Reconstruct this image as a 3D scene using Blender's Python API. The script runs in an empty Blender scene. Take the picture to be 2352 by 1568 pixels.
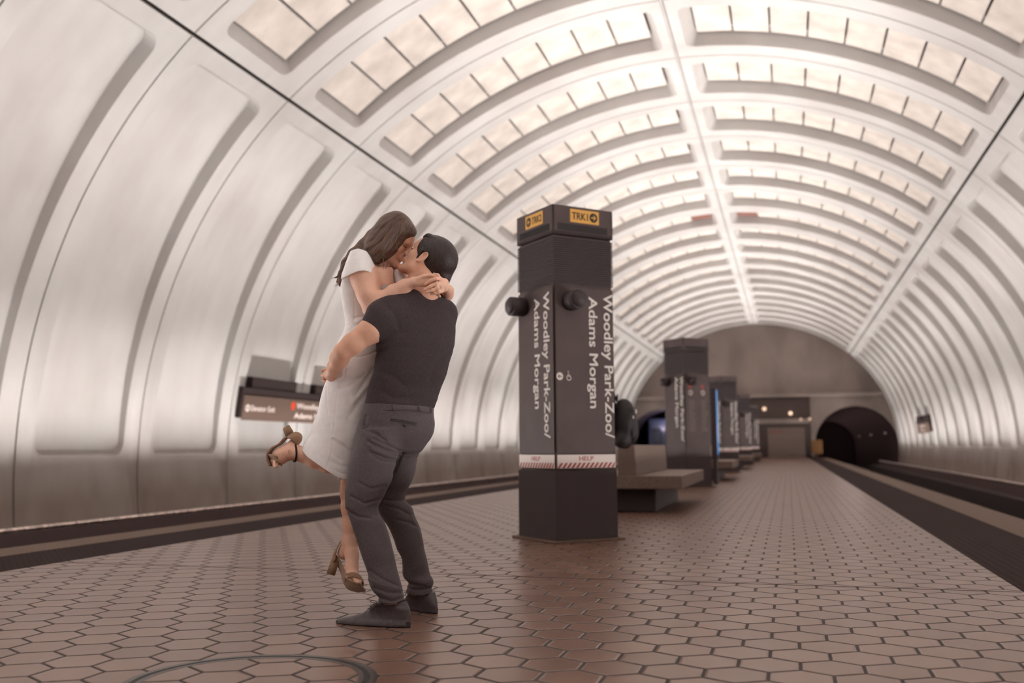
import bpy, bmesh, math, random
import numpy as np
from mathutils import Vector, Matrix, Euler
random.seed(7); rng = np.random.default_rng(7)
SC = bpy.context.scene; COL = SC.collection

# ------------------------------------------------------------------ camera, world, exposure, large lights
F_PX, YAW, PIT, ROL = 2231.54, 0.2750971, 0.1081634, -0.0064207
CAM = np.array([1.9255, 0.0, 0.8])
cy_, sy_, cp_, sp_ = math.cos(YAW), math.sin(YAW), math.cos(PIT), math.sin(PIT)
FW = np.array([-sy_*cp_, cy_*cp_, sp_]); R0 = np.array([cy_, sy_, 0.0]); U0 = np.cross(R0, FW)
RT = math.cos(ROL)*R0 + math.sin(ROL)*U0; UP = -math.sin(ROL)*R0 + math.cos(ROL)*U0
FH = np.array([-sy_, cy_, 0.0])                      # horizontal direction the couple is seen along
cam_d = bpy.data.cameras.new('camera'); cam = bpy.data.objects.new('camera', cam_d); COL.objects.link(cam)
cam_d.sensor_width = 36.0; cam_d.lens = F_PX/2352*36; cam_d.clip_start = .05; cam_d.clip_end = 400
cam.matrix_world = Matrix(((RT[0], UP[0], -FW[0], CAM[0]), (RT[1], UP[1], -FW[1], CAM[1]), (RT[2], UP[2], -FW[2], CAM[2]), (0, 0, 0, 1)))
cam_d.dof.use_dof = True; cam_d.dof.focus_distance = 4.62; cam_d.dof.aperture_fstop = 1.7
SC.camera = cam
SC.view_settings.view_transform = 'Standard'; SC.view_settings.look = 'None'
SC.view_settings.gamma = 1; SC.view_settings.exposure = 0.0; SC.view_settings.use_curve_mapping = False
SC.cycles.use_denoising = True; SC.cycles.max_bounces = 9; SC.cycles.diffuse_bounces = 7; SC.cycles.glossy_bounces = 3
SC.cycles.sample_clamp_indirect = 6.0; SC.cycles.caustics_reflective = False; SC.cycles.caustics_refractive = False
wd = bpy.data.worlds.new('world'); SC.world = wd; wd.use_nodes = True
wd.node_tree.nodes['Background'].inputs[0].default_value = (.5, .4, .38, 1)
wd.node_tree.nodes['Background'].inputs[1].default_value = .05
Y_BACK, Y_END = -15.8, 65.74
WARM = (1.0, .948, .915)
def area(name, loc, sx, sy, power, col=WARM, up=True, spread=math.pi, tilt=0.0):
    d = bpy.data.lights.new(name, 'AREA'); d.shape = 'RECTANGLE'; d.size = sx; d.size_y = sy; d.energy = power; d.color = col; d.spread = spread
    o = bpy.data.objects.new(name, d); COL.objects.link(o); o.location = loc
    o.rotation_euler = (math.pi if up else 0, tilt, 0); return o
P_TROUGH, P_PYLON, P_BACK_FILL = 3100.0, 75.0, 700.0
for s in (-1, 1):
    for x_, pw_, sp_, ti_ in ((7.66, .21, 44, -21), (7.10, .30, 42, 1), (6.98, .54, 42, 27), (6.88, .46, 84, 58)):
        area('trough_lamp', (s*x_, (Y_BACK+Y_END)/2, -.42), .10, Y_END-Y_BACK-1, P_TROUGH*pw_, spread=math.radians(sp_), tilt=-s*math.radians(ti_))

# ------------------------------------------------------------------ helpers
def tag(o, label=None, cat=None, group=None, kind=None):
    if label: o['label'] = label
    if cat: o['category'] = cat
    if group: o['group'] = group
    if kind: o['kind'] = kind
    return o
def empty(name, loc, label, cat, group=None, rz=0.0):
    o = bpy.data.objects.new(name, None); COL.objects.link(o); o.location = loc; o.rotation_euler = (0, 0, rz); o.empty_display_size = .1
    return tag(o, label, cat, group)
def mkobj(name, me, mat, parent=None, smooth=False):
    if mat is not None: me.materials.append(mat)
    if smooth:
        me.polygons.foreach_set('use_smooth', [True]*len(me.polygons))
    o = bpy.data.objects.new(name, me); COL.objects.link(o)
    if parent is not None: o.parent = parent
    return o
def from_np(name, V, Q, mat, parent=None, smooth=True):
    me = bpy.data.meshes.new(name); me.from_pydata([tuple(v) for v in V], [], [tuple(q) for q in Q]); me.update()
    return mkobj(name, me, mat, parent, smooth)
def bm_obj(name, bm, mat, parent=None, smooth=False):
    me = bpy.data.meshes.new(name); bm.normal_update(); bm.to_mesh(me); bm.free(); return mkobj(name, me, mat, parent, smooth)
def box(bm, x0, x1, y0, y1, z0, z1, bev=0.0, mat=None):
    r = bmesh.ops.create_cube(bm, size=1.0); vs = r['verts']
    for v in vs: v.co = Vector(((x0+x1)/2+v.co.x*(x1-x0), (y0+y1)/2+v.co.y*(y1-y0), (z0+z1)/2+v.co.z*(z1-z0)))
    if bev > 0:
        es = list({e for v in vs for e in v.link_edges})
        r2 = bmesh.ops.bevel(bm, geom=es, offset=bev, segments=2, affect='EDGES', profile=.6)
        vs = list({v for f in r2['faces'] for v in f.verts} | {v for v in vs if v.is_valid})
    if mat is not None: bmesh.ops.transform(bm, matrix=mat, verts=[v for v in vs if v.is_valid])
    return vs
def cyl(bm, p0, p1, r0, r1=None, seg=20, caps=True):
    r1 = r0 if r1 is None else r1
    p0, p1 = Vector(p0), Vector(p1); d = p1-p0; L = d.length
    r = bmesh.ops.create_cone(bm, cap_ends=caps, segments=seg, radius1=r0, radius2=r1, depth=L)
    M = Matrix.Translation((p0+p1)/2) @ d.to_track_quat('Z', 'Y').to_matrix().to_4x4()
    bmesh.ops.transform(bm, matrix=M, verts=r['verts']); return r['verts']
def tube_mesh(pts, rad, seg=8, closed=False, flat=None):
    # swept tube as numpy arrays; rad scalar or list; flat=(normal vector, factor)
    P = np.array(pts, float); n = len(P); rad = np.full(n, rad) if np.isscalar(rad) else np.array(rad, float)
    T = np.roll(P, -1, 0)-np.roll(P, 1, 0) if closed else np.gradient(P, axis=0)
    T /= np.linalg.norm(T, axis=1)[:, None]+1e-12
    ref = np.array([0, 0, 1.]) if abs(T[0][2]) < .9 else np.array([1., 0, 0])
    A = np.cross(T[0], ref); A /= np.linalg.norm(A); V = []
    for i in range(n):
        A = A-T[i]*(A@T[i]); A /= np.linalg.norm(A); B = np.cross(T[i], A)
        for k in range(seg):
            a = 2*math.pi*k/seg; o = (math.cos(a)*A+math.sin(a)*B)*rad[i]
            if flat is not None: nv = np.array(flat[0]); o = o-nv*(o@nv)*(1-flat[1])
            V.append(P[i]+o)
    Q = []
    for i in range(n if closed else n-1):
        for k in range(seg):
            j = (i+1) % n; Q.append((i*seg+k, i*seg+(k+1) % seg, j*seg+(k+1) % seg, j*seg+k))
    if not closed: Q.append(tuple(range(seg))[::-1]); Q.append(tuple((n-1)*seg+k for k in range(seg)))
    return V, Q
def tube(name, pts, rad, mat, parent=None, seg=8, closed=False, flat=None):
    V, Q = tube_mesh(pts, rad, seg, closed, flat); return from_np(name, V, Q, mat, parent)
def merge(parts):
    V, Q = [], []
    for v, q in parts:
        b = len(V); V += list(v); Q += [tuple(i+b for i in f) for f in q]
    return V, Q
BOLD = 0
def text_mesh(s, size, extrude=.0012, align='LEFT'):
    c = bpy.data.curves.new('txt', 'FONT'); c.body = s; c.size = size; c.extrude = extrude; c.align_x = align; c.offset = BOLD; c.resolution_u = 3
    o = bpy.data.objects.new('txt', c); COL.objects.link(o)
    dg = bpy.context.evaluated_depsgraph_get(); me = bpy.data.meshes.new_from_object(o.evaluated_get(dg))
    bpy.data.objects.remove(o); bpy.data.curves.remove(c); me.materials.clear(); return me
def fit_text(s, width, height=None, extrude=.0012):
    me = text_mesh(s, 1.0, 0.0001); n = len(me.vertices); a = np.empty(n*3); me.vertices.foreach_get('co', a); a = a.reshape(-1, 3)
    lo, hi = a.min(0), a.max(0); sx = width/(hi[0]-lo[0]); sy = sx if height is None else height/(hi[1]-lo[1])
    a[:, 0] = (a[:, 0]-lo[0])*sx; a[:, 1] = (a[:, 1]-lo[1])*sy; a[:, 2] = np.where(a[:, 2] > 0, extrude, -extrude)
    me.vertices.foreach_set('co', a.ravel()); me.update()
    hgt = np.ptp(a[:, 1]); F_ = [tuple(p.vertices) for p in me.polygons]; V_, Q_ = [], []
    for dx, dy, dz in ((0, 0, 0), (.018, .012, 1e-4), (-.018, .012, 2e-4), (.018, -.012, 3e-4), (-.018, -.012, 4e-4)):
        b_ = len(V_); V_ += [(x+dx*hgt, y+dy*hgt, z+dz) for x, y, z in a]; Q_ += [tuple(i+b_ for i in f) for f in F_]
    me.clear_geometry(); me.from_pydata(V_, [], Q_); me.update(); return me
def place(name, me, mat, parent, M):
    # one object per word of a line of lettering
    n = len(me.vertices); a = np.empty(n*3); me.vertices.foreach_get('co', a); a = a.reshape(-1, 3); hh = np.ptp(a[:, 1])
    iv = sorted((min(a[v][0] for v in p.vertices), max(a[v][0] for v in p.vertices), p.index) for p in me.polygons); groups = [[iv[0][2]]]; end = iv[0][1]
    for lo, hi, i in iv[1:]:
        if lo > end+.12*hh*(np.ptp(a[:, 0])/hh/8) and lo > end+.1*hh*WORDGAP: groups.append([])
        groups[-1].append(i); end = max(end, hi)
    out = None
    for g in groups:
        idx = sorted({v for i in g for v in me.polygons[i].vertices}); mp = {v: k for k, v in enumerate(idx)}
        m2 = bpy.data.meshes.new(name); m2.from_pydata([tuple(a[v]) for v in idx], [], [tuple(mp[v] for v in me.polygons[i].vertices) for i in g]); m2.update(); m2.transform(M); out = mkobj(name, m2, mat, parent)
    bpy.data.meshes.remove(me); return out
WORDGAP = 2.2

# ------------------------------------------------------------------ materials
def srgb(r, g, b):
    f = lambda c: ((c/255+.055)/1.055)**2.4 if c/255 > .04045 else c/255/12.92
    return (f(r), f(g), f(b), 1)
def mat(name, col, rough=.6, spec=.5, metal=0.0, noise=None, bump=None, emis=None, sheen=0):
    m = bpy.data.materials.new(name); m.use_nodes = True; nt = m.node_tree; b = nt.nodes['Principled BSDF']
    b.inputs['Base Color'].default_value = col; b.inputs['Roughness'].default_value = rough
    b.inputs['Specular IOR Level'].default_value = spec; b.inputs['Metallic'].default_value = metal
    if sheen: b.inputs['Sheen Weight'].default_value = sheen
    if emis: b.inputs['Emission Color'].default_value = emis[0]; b.inputs['Emission Strength'].default_value = emis[1]
    tc = nt.nodes.new('ShaderNodeTexCoord'); out = tc.outputs['Object']
    if noise:      # (scale, strength, detail, stretch)
        sc, st, det, stretch = noise
        mp = nt.nodes.new('ShaderNodeMapping'); mp.inputs['Scale'].default_value = stretch; nt.links.new(out, mp.inputs[0])
        nz = nt.nodes.new('ShaderNodeTexNoise'); nz.inputs['Scale'].default_value = sc; nz.inputs['Detail'].default_value = det
        nt.links.new(mp.outputs[0], nz.inputs[0])
        cr = nt.nodes.new('ShaderNodeValToRGB'); cr.color_ramp.elements[0].position = .3; cr.color_ramp.elements[1].position = .7
        cr.color_ramp.elements[0].color = tuple(c*(1-st) for c in col[:3])+(1,); cr.color_ramp.elements[1].color = tuple(min(1, c*(1+st*.5)) for c in col[:3])+(1,)
        nt.links.new(nz.outputs[0], cr.inputs[0]); nt.links.new(cr.outputs[0], b.inputs['Base Color'])
    if bump:       # (scale, distance, strength)
        nz = nt.nodes.new('ShaderNodeTexNoise'); nz.inputs['Scale'].default_value = bump[0]; nz.inputs['Detail'].default_value = 3
        nt.links.new(out, nz.inputs[0]); bp = nt.nodes.new('ShaderNodeBump'); bp.inputs['Distance'].default_value = bump[1]; bp.inputs['Strength'].default_value = bump[2]
        nt.links.new(nz.outputs[0], bp.inputs['Height']); nt.links.new(bp.outputs[0], b.inputs['Normal'])
    return m
class NT:
    def __init__(s, m): s.nt = m.node_tree
    def n(s, t, **kw):
        x = s.nt.nodes.new(t)
        for k, v in kw.items(): setattr(x, k, v)
        return x
    def m(s, op, *a):
        x = s.n('ShaderNodeMath', operation=op)
        for i, v in enumerate(a):
            if hasattr(v, 'is_output') or isinstance(v, bpy.types.NodeSocket): s.nt.links.new(v, x.inputs[i])
            else: x.inputs[i].default_value = v
        return x.outputs[0]
    def l(s, a, b): s.nt.links.new(a, b)

def concrete_mat(name, base, stain):
    m = mat(name, base, .75, .25); g = NT(m); b = m.node_tree.nodes['Principled BSDF']
    tc = g.n('ShaderNodeTexCoord'); 
    n1 = g.n('ShaderNodeTexNoise'); n1.inputs['Scale'].default_value = .55; n1.inputs['Detail'].default_value = 4; g.l(tc.outputs['Object'], n1.inputs[0])
    mp = g.n('ShaderNodeMapping'); mp.inputs['Scale'].default_value = (1.2, 2.6, .45); g.l(tc.outputs['Object'], mp.inputs[0])
    n2 = g.n('ShaderNodeTexNoise'); n2.inputs['Scale'].default_value = 1.0; n2.inputs['Detail'].default_value = 5; g.l(mp.outputs[0], n2.inputs[0])
    n3 = g.n('ShaderNodeTexNoise'); n3.inputs['Scale'].default_value = 38; n3.inputs['Detail'].default_value = 2; g.l(tc.outputs['Object'], n3.inputs[0])
    sep = g.n('ShaderNodeSeparateXYZ'); g.l(tc.outputs['Object'], sep.inputs[0])
    low = g.m('SMOOTH_MIN', 1.0, g.m('MAXIMUM', 0.0, g.m('DIVIDE', g.m('SUBTRACT', 1.35, g.m('ADD', sep.outputs[2], g.m('MULTIPLY', n2.outputs[0], .8))), .9)), .2)   # second colour increases towards the foot of the wall
    f = g.m('ADD', g.m('MULTIPLY', g.m('SUBTRACT', n1.outputs[0], .45), .9), g.m('MULTIPLY', g.m('SUBTRACT', n2.outputs[0], .48), .45))
    f = g.m('MAXIMUM', 0.0, g.m('MINIMUM', 1.0, g.m('ADD', g.m('MULTIPLY', f, .8), g.m('ADD', .12, g.m('MULTIPLY', low, .8)))))
    mx = g.n('ShaderNodeMix', data_type='RGBA'); mx.inputs[6].default_value = base; mx.inputs[7].default_value = stain; g.l(f, mx.inputs[0])
    g.l(mx.outputs[2], b.inputs['Base Color'])
    bp = g.n('ShaderNodeBump'); bp.inputs['Distance'].default_value = .004; bp.inputs['Strength'].default_value = .5; g.l(n3.outputs[0], bp.inputs['Height']); g.l(bp.outputs[0], b.inputs['Normal'])
    return m
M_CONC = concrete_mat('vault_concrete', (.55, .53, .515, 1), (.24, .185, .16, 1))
M_GROOVE = mat('joint_sealant', (.05, .035, .03, 1), .9, .1)
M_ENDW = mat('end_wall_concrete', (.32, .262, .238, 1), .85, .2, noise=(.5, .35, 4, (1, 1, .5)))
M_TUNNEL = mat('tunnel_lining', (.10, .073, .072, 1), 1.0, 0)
M_PANEL = mat('acoustic_panel', (.60, .535, .485, 1), .85, .15, noise=(2.2, .20, 4, (1, 1, 1)))
M_PANELD = mat('brown_panel', (.22, .105, .085, 1), .85, .15)
M_STAIN = mat('water_stain', (.62, .45, .33, 1), .8, .2)
M_BLACK = mat('black_rubber', (.02, .018, .018, 1), .6, .3)
M_EDGE = mat('granite_edge', (.140, .090, .066, 1), .65, .12, noise=(60, .35, 2, (1, 1, 1)))
M_SHAFT = mat('bronze_pylon', (.082, .059, .057, 1), .55, .2, noise=(3, .15, 2, (1, 1, 1)))
M_PDARK = mat('dark_bronze', (.046, .033, .034, 1), .55, .3)
M_TXT = mat('white_lettering', (.66, .61, .58, 1), .6, .3)
M_WHITE = mat('white_enamel', (.66, .58, .54, 1), .5, .4)
M_RED = mat('red_enamel', (.30, .05, .04, 1), .5, .3)
M_YEL = mat('yellow_plate', (.62, .33, .08, 1), .5, .3)
M_STEEL = mat('brushed_steel', (.80, .66, .60, 1), .35, .5, 1.0, noise=(14, .5, 3, (1, 1, 1)))
M_BENCH = mat('bench_granite', (.17, .118, .095, 1), .6, .3, noise=(70, .3, 2, (1, 1, 1)))
M_BALLAST = mat('trackbed', (.045, .033, .032, 1), .95, .1, noise=(20, .5, 4, (1, 1, 1)))
M_RAILM = mat('rail_steel', (.2, .15, .13, 1), .35, .5, 1.0)
M_SIGNB = mat('sign_face', (.135, .090, .072, 1), .5, .3)

def tile_mat(name, w, ox, oy, ang=0.0):
    m = mat(name, (.2, .15, .12, 1), .38, .50); g = NT(m); b = m.node_tree.nodes['Principled BSDF']
    tc = g.n('ShaderNodeTexCoord'); mp = g.n('ShaderNodeMapping'); mp.vector_type = 'POINT'
    mp.inputs['Location'].default_value = (-ox, -oy, 0); mp.inputs['Rotation'].default_value = (0, 0, ang)
    g.l(tc.outputs['Object'], mp.inputs[0]); sp = g.n('ShaderNodeSeparateXYZ'); g.l(mp.outputs[0], sp.inputs[0]); X, Y = sp.outputs[0], sp.outputs[1]
    s = w*math.sqrt(3)
    def cell(X, Y, dx, dy):
        ax = g.m('SUBTRACT', g.m('FLOORED_MODULO', g.m('ADD', X, dx), w), w/2); ay = g.m('SUBTRACT', g.m('FLOORED_MODULO', g.m('ADD', Y, dy), s), s/2)
        return ax, ay
    ax, ay = cell(X, Y, w/2, s/2); bx, by = cell(X, Y, 0, 0)
    da = g.m('ADD', g.m('MULTIPLY', ax, ax), g.m('MULTIPLY', ay, ay)); db = g.m('ADD', g.m('MULTIPLY', bx, bx), g.m('MULTIPLY', by, by))
    c = g.m('LESS_THAN', da, db); ci = g.m('SUBTRACT', 1.0, c)
    gx = g.m('ADD', g.m('MULTIPLY', ax, c), g.m('MULTIPLY', bx, ci)); gy = g.m('ADD', g.m('MULTIPLY', ay, c), g.m('MULTIPLY', by, ci))
    hx = g.m('ABSOLUTE', gx); hy = g.m('ABSOLUTE', gy)
    d = g.m('MAXIMUM', hx, g.m('ADD', g.m('MULTIPLY', hx, .5), g.m('MULTIPLY', hy, .8660254)))
    e = g.m('SUBTRACT', w/2, d)                     # distance from the joint centre line
    nz0 = g.n('ShaderNodeTexNoise'); nz0.inputs['Scale'].default_value = 30; g.l(tc.outputs['Object'], nz0.inputs[0])
    e = g.m('ADD', e, g.m('MULTIPLY', g.m('SUBTRACT', nz0.outputs[0], .5), .003))
    msk = g.n('ShaderNodeMapRange', interpolation_type='SMOOTHSTEP'); msk.inputs[1].default_value = .0050; msk.inputs[2].default_value = .0085; g.l(e, msk.inputs[0])
    idx = g.m('SUBTRACT', X, gx); idy = g.m('SUBTRACT', Y, gy); cv = g.n('ShaderNodeCombineXYZ'); g.l(g.m('ROUND', g.m('MULTIPLY', idx, 200)), cv.inputs[0]); g.l(g.m('ROUND', g.m('MULTIPLY', idy, 200)), cv.inputs[1])
    wn = g.n('ShaderNodeTexWhiteNoise'); g.l(cv.outputs[0], wn.inputs[0])
    fine = g.n('ShaderNodeTexNoise'); fine.inputs['Scale'].default_value = 9; fine.inputs['Detail'].default_value = 5; g.l(tc.outputs['Object'], fine.inputs[0])
    v = g.m('ADD', g.m('ADD', .80, g.m('MULTIPLY', wn.outputs[0], .22)), g.m('MULTIPLY', g.m('SUBTRACT', fine.outputs[0], .5), .40))
    tcol = g.n('ShaderNodeMix', data_type='RGBA'); tcol.inputs[6].default_value = (.165, .084, .057, 1); tcol.inputs[7].default_value = (.176, .098, .070, 1); g.l(wn.outputs[0], tcol.inputs[0])
    vm = g.n('ShaderNodeVectorMath', operation='SCALE'); g.l(tcol.outputs[2], vm.inputs[0]); g.l(v, vm.inputs[3])
    mx = g.n('ShaderNodeMix', data_type='RGBA'); mx.inputs[6].default_value = (.026, .017, .015, 1); g.l(msk.outputs[0], mx.inputs[0]); g.l(vm.outputs[0], mx.inputs[7]); g.l(mx.outputs[2], b.inputs['Base Color'])
    rr = g.m('ADD', .80, g.m('MULTIPLY', msk.outputs[0], -.49)); rr = g.m('ADD', rr, g.m('MULTIPLY', g.m('SUBTRACT', fine.outputs[0], .5), .10)); g.l(rr, b.inputs['Roughness'])
    hm = g.n('ShaderNodeMapRange', interpolation_type='SMOOTHSTEP'); hm.inputs[1].default_value = .002; hm.inputs[2].default_value = .016; g.l(e, hm.inputs[0])
    bp = g.n('ShaderNodeBump'); bp.inputs['Distance'].default_value = .004; bp.inputs['Strength'].default_value = .8; g.l(g.m('ADD', hm.outputs[0], g.m('MULTIPLY', fine.outputs[0], .02)), bp.inputs['Height']); g.l(bp.outputs[0], b.inputs['Normal'])
    return m
TW = .22061; HX, HY = -.04583, 3.79023
# joint centres (HX+i*TW, HY+j*.866TW): tile centres sit half a tile to the side
M_TILE = tile_mat('hexagonal_paving', TW, HX+TW/2, HY)
M_TILE2 = tile_mat('hexagonal_paving_inlay', TW, HX+TW*.62, HY+.03, .06)
def tactile_mat():
    m = mat('tactile_paving', (.055, .040, .038, 1), .85, .04); g = NT(m); b = m.node_tree.nodes['Principled BSDF']
    tc = g.n('ShaderNodeTexCoord'); sp = g.n('ShaderNodeSeparateXYZ'); g.l(tc.outputs['Object'], sp.inputs[0]); p = .06
    ax = g.m('SUBTRACT', g.m('FLOORED_MODULO', sp.outputs[0], p), p/2); ay = g.m('SUBTRACT', g.m('FLOORED_MODULO', sp.outputs[1], p), p/2)
    d = g.m('SQRT', g.m('ADD', g.m('MULTIPLY', ax, ax), g.m('MULTIPLY', ay, ay)))
    mr = g.n('ShaderNodeMapRange', interpolation_type='SMOOTHSTEP'); mr.inputs[1].default_value = .019; mr.inputs[2].default_value = .010; g.l(d, mr.inputs[0])
    mx = g.n('ShaderNodeMix', data_type='RGBA'); mx.inputs[6].default_value = (.030, .020, .019, 1); mx.inputs[7].default_value = (.055, .038, .035, 1); g.l(mr.outputs[0], mx.inputs[0]); g.l(mx.outputs[2], b.inputs['Base Color'])
    bp = g.n('ShaderNodeBump'); bp.inputs['Distance'].default_value = .006; bp.inputs['Strength'].default_value = 1; g.l(mr.outputs[0], bp.inputs['Height']); g.l(bp.outputs[0], b.inputs['Normal'])
    return m
M_TACT = tactile_mat()

# ------------------------------------------------------------------ the vault
RV, ZC = 9.09816, -.32888; PHIB = math.radians(40.521)
CXL, CZL, RL = .552, .566, 8.0597; Y0, PITCH = 16.83277, 2.71715
XB, ZB = 5.911, 6.587
TH0 = math.atan2(ZB-CZL, XB-CXL)                       # polar angle of the beam on the lower arc
def upper(phi, d=0.0): r = RV+d; return r*math.sin(phi), ZC+r*math.cos(phi)
def lower(th, d=0.0): r = RL+d; return CXL+r*math.cos(th), CZL+r*math.sin(th)
def rrect(a0, a1, b0, b1, ra, rb, na, nb, nc):
    # rounded rectangle ring in (a,b); na segments along a sides, nb along b sides, nc per corner; starts at (a0+ra,b0)
    P = []
    for i in range(na): P.append((a0+ra+(a1-a0-2*ra)*i/na, b0))
    for i in range(nc): t = i/nc*math.pi/2; P.append((a1-ra+ra*math.sin(t), b0+rb-rb*math.cos(t)))
    for i in range(nb): P.append((a1, b0+rb+(b1-b0-2*rb)*i/nb))
    for i in range(nc): t = i/nc*math.pi/2; P.append((a1-ra+ra*math.cos(t), b1-rb+rb*math.sin(t)))
    for i in range(na): P.append((a1-ra-(a1-a0-2*ra)*i/na, b1))
    for i in range(nc): t = i/nc*math.pi/2; P.append((a0+ra-ra*math.sin(t), b1-rb+rb*math.cos(t)))
    for i in range(nb): P.append((a0, b1-rb-(b1-b0-2*rb)*i/nb))
    for i in range(nc): t = i/nc*math.pi/2; P.append((a0+ra-ra*math.cos(t), b0+rb-rb*math.sin(t)))
    return P
NA, NB, NC = 64, 6, 6
def outer_ring(a0, a1, b0, b1, ring, oa0, oa1, ob0, ob1):
    out = []
    n1 = NA+NC//2
    for (a, b) in ring:
        ta = (a-oa0)/(oa1-oa0); tb = (b-ob0)/(ob1-ob0); A = a0+(a1-a0)*ta; B = b0+(b1-b0)*tb
        out.append([A, B, ta, tb])
    N = len(ring); seq = [NA, NC, NB, NC, NA, NC, NB, NC]; k = 0; side = []
    names = ['b0', 'c10', 'a1', 'c11', 'b1', 'c01', 'a0', 'c00']
    for nme, c in zip(names, seq):
        for i in range(c): side.append((nme, i, c))
    for q, (nme, i, c) in zip(out, side):
        if nme == 'b0': q[1] = b0
        elif nme == 'b1': q[1] = b1
        elif nme == 'a1': q[0] = a1
        elif nme == 'a0': q[0] = a0
        else:
            h = i < c/2
            corner = {'c10': (a1, b0), 'c11': (a1, b1), 'c01': (a0, b1), 'c00': (a0, b0)}[nme]
            if i == (c+1)//2: q[0], q[1] = corner
            elif nme in ('c10', 'c01'):
                if h: q[1] = corner[1]
                else: q[0] = corner[0]
            else:
                if h: q[0] = corner[0]
                else: q[1] = corner[1]
    return [(q[0], q[1]) for q in out]
def bay(V, Q, fn, a0, a1, b0, b1, oa0, oa1, ob0, ob1, ra, rb, depths, ta, tb, gap_a, gap_b, side):
    # depths(a) -> recess depth at a;   ring 0 groove bottom, 1 frame edge, 2 opening, 3 bevel, 4 floor edge
    ring = rrect(oa0, oa1, ob0, ob1, ra, rb, NA, NB, NC)
    def shrink(da, db, rk): return rrect(oa0+da, oa1-da, ob0+db, ob1-db, max(ra-da*rk, ra*.25), max(rb-db*rk, rb*.25), NA, NB, NC)
    fr = outer_ring(a0+gap_a, a1-gap_a, b0+gap_b, b1-gap_b, ring, oa0, oa1, ob0, ob1)
    rings = [([*fr], lambda a: .07), ([*fr], lambda a: 0.0), (ring, lambda a: 0.0), (shrink(ta*.25, tb*.25, .5), lambda a: depths(a)*.18), (shrink(ta, tb, .6), depths)]
    base = len(V); N = len(ring)
    for rg, dp in rings:
        for a, b in rg:
            x, z = fn(a, dp(a)); V.append((side*x, b, z))
    for k in range(4):
        for i in range(N):
            j = (i+1) % N; q = (base+k*N+i, base+k*N+j, base+(k+1)*N+j, base+(k+1)*N+i); Q.append(q if side*SIGN > 0 else q[::-1])
    f0 = base+4*N                                   # floor: strips between mirrored points
    def mir(i):                                      # mirror across b
        L = NA+NC
        return None
    top = list(range(0, NA+NC//2+1)); S = NA+NC+NB+NC   # index of start of b1 side (at a1-ra)
    # b0 side indices i=0..NA ; opposite b1 side index S+(NA-i)
    for i in range(NA):
        q = (f0+i, f0+i+1, f0+(S+NA-i-1) % N, f0+(S+NA-i) % N); Q.append(q if side*SIGN > 0 else q[::-1])
    right = [f0+NA+i for i in range(NC+NB+NC+1)]; q = tuple(right); Q.append(q if side*SIGN > 0 else q[::-1])
    left = [f0+(S+NA+i) % N for i in range(NC+NB+NC+1)]; q = tuple(left); Q.append(q if side*SIGN > 0 else q[::-1])
SIGN = 1
KB = range(-11, 18)
Vc, Qc = [], []
PH0, PH1 = math.radians(1.45), math.radians(38.75)
for k in KB:
    yb = Y0+k*PITCH
    for s in (-1, 1):
        bay(Vc, Qc, upper, 0.0, PHIB, yb, yb+PITCH, PH0, PH1, yb+.145*PITCH, yb+.815*PITCH, .17/RV, .17, lambda a: .40-.14*(a/PHIB)**2, .21/RV, .045, .0034, .015, s)
ceiling = from_np('ceiling', Vc, Qc, M_CONC, smooth=False); tag(ceiling, kind='structure')
def wedge(a):
    t = max(0., min(1., (a-.017)/(TH0-.1-.017))); return .085+.165*t
TB = -.21
for s, nm in ((-1, 'wall_left'), (1, 'wall_right')):
    V, Q = [], []
    for k in KB:
        yb = Y0+k*PITCH
        SIGN = -1
        bay(V, Q, lower, TB, TH0, yb, yb+PITCH, math.asin((.70-CZL)/RL), TH0-.038, yb+.13*PITCH, yb+.86*PITCH, .24/RL, .20, wedge, .022/RL, .020, .0036, .015, s)
    tag(from_np(nm, V, Q, M_CONC, smooth=False), kind='structure')
SIGN = 1
# dark backing of all the joints, one sheet behind the shells
V, Q = [], []; prof = [upper(PHIB*i/24, .075) for i in range(25)]+[lower(TH0+(TB-TH0)*i/24, .075) for i in range(25)]
prof = [(-x, z) for x, z in prof[::-1]]+prof[1:]
for y in (Y_BACK, Y_END+.3): V += [(x, y, z) for x, z in prof]
n = len(prof); 
# joint strips only (narrow), so the recess floors are not cut
Vj, Qj = [], []
def strip_y(yc, hw):
    b = len(Vj)
    for x, z in prof: Vj.append((x, yc-hw, z)); Vj.append((x, yc+hw, z))
    for i in range(n-1): Qj.append((b+2*i, b+2*i+1, b+2*i+3, b+2*i+2))
for k in range(-11, 19): strip_y(Y0+k*PITCH, .03)
for c, hw in (((0, 0), .03),):
    b = len(Vj); 
    for y in (Y_BACK, Y_END):
        for dx in (-hw, hw): Vj.append((dx, y, ZC+RV+.07))
    Qj.append((b, b+1, b+3, b+2))
for s in (-1, 1):
    b = len(Vj); nx, nz = math.sin(PHIB), math.cos(PHIB)
    for y in (Y_BACK, Y_END):
        for t in (-.05, .05): Vj.append((s*(XB+.075*nx+t*nz), y, ZB+.075*nz-t*nx))
    Qj.append((b, b+1, b+3, b+2))
tag(from_np('trim_1', Vj, Qj, M_GROOVE, smooth=False), kind='structure')
# conduit along the ridge joint
tag(tube('trim_2', [(0.0, y, ZC+RV-.012) for y in np.linspace(Y_BACK, Y_END, 60)], .022, M_CONC, seg=8), kind='structure')

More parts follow.
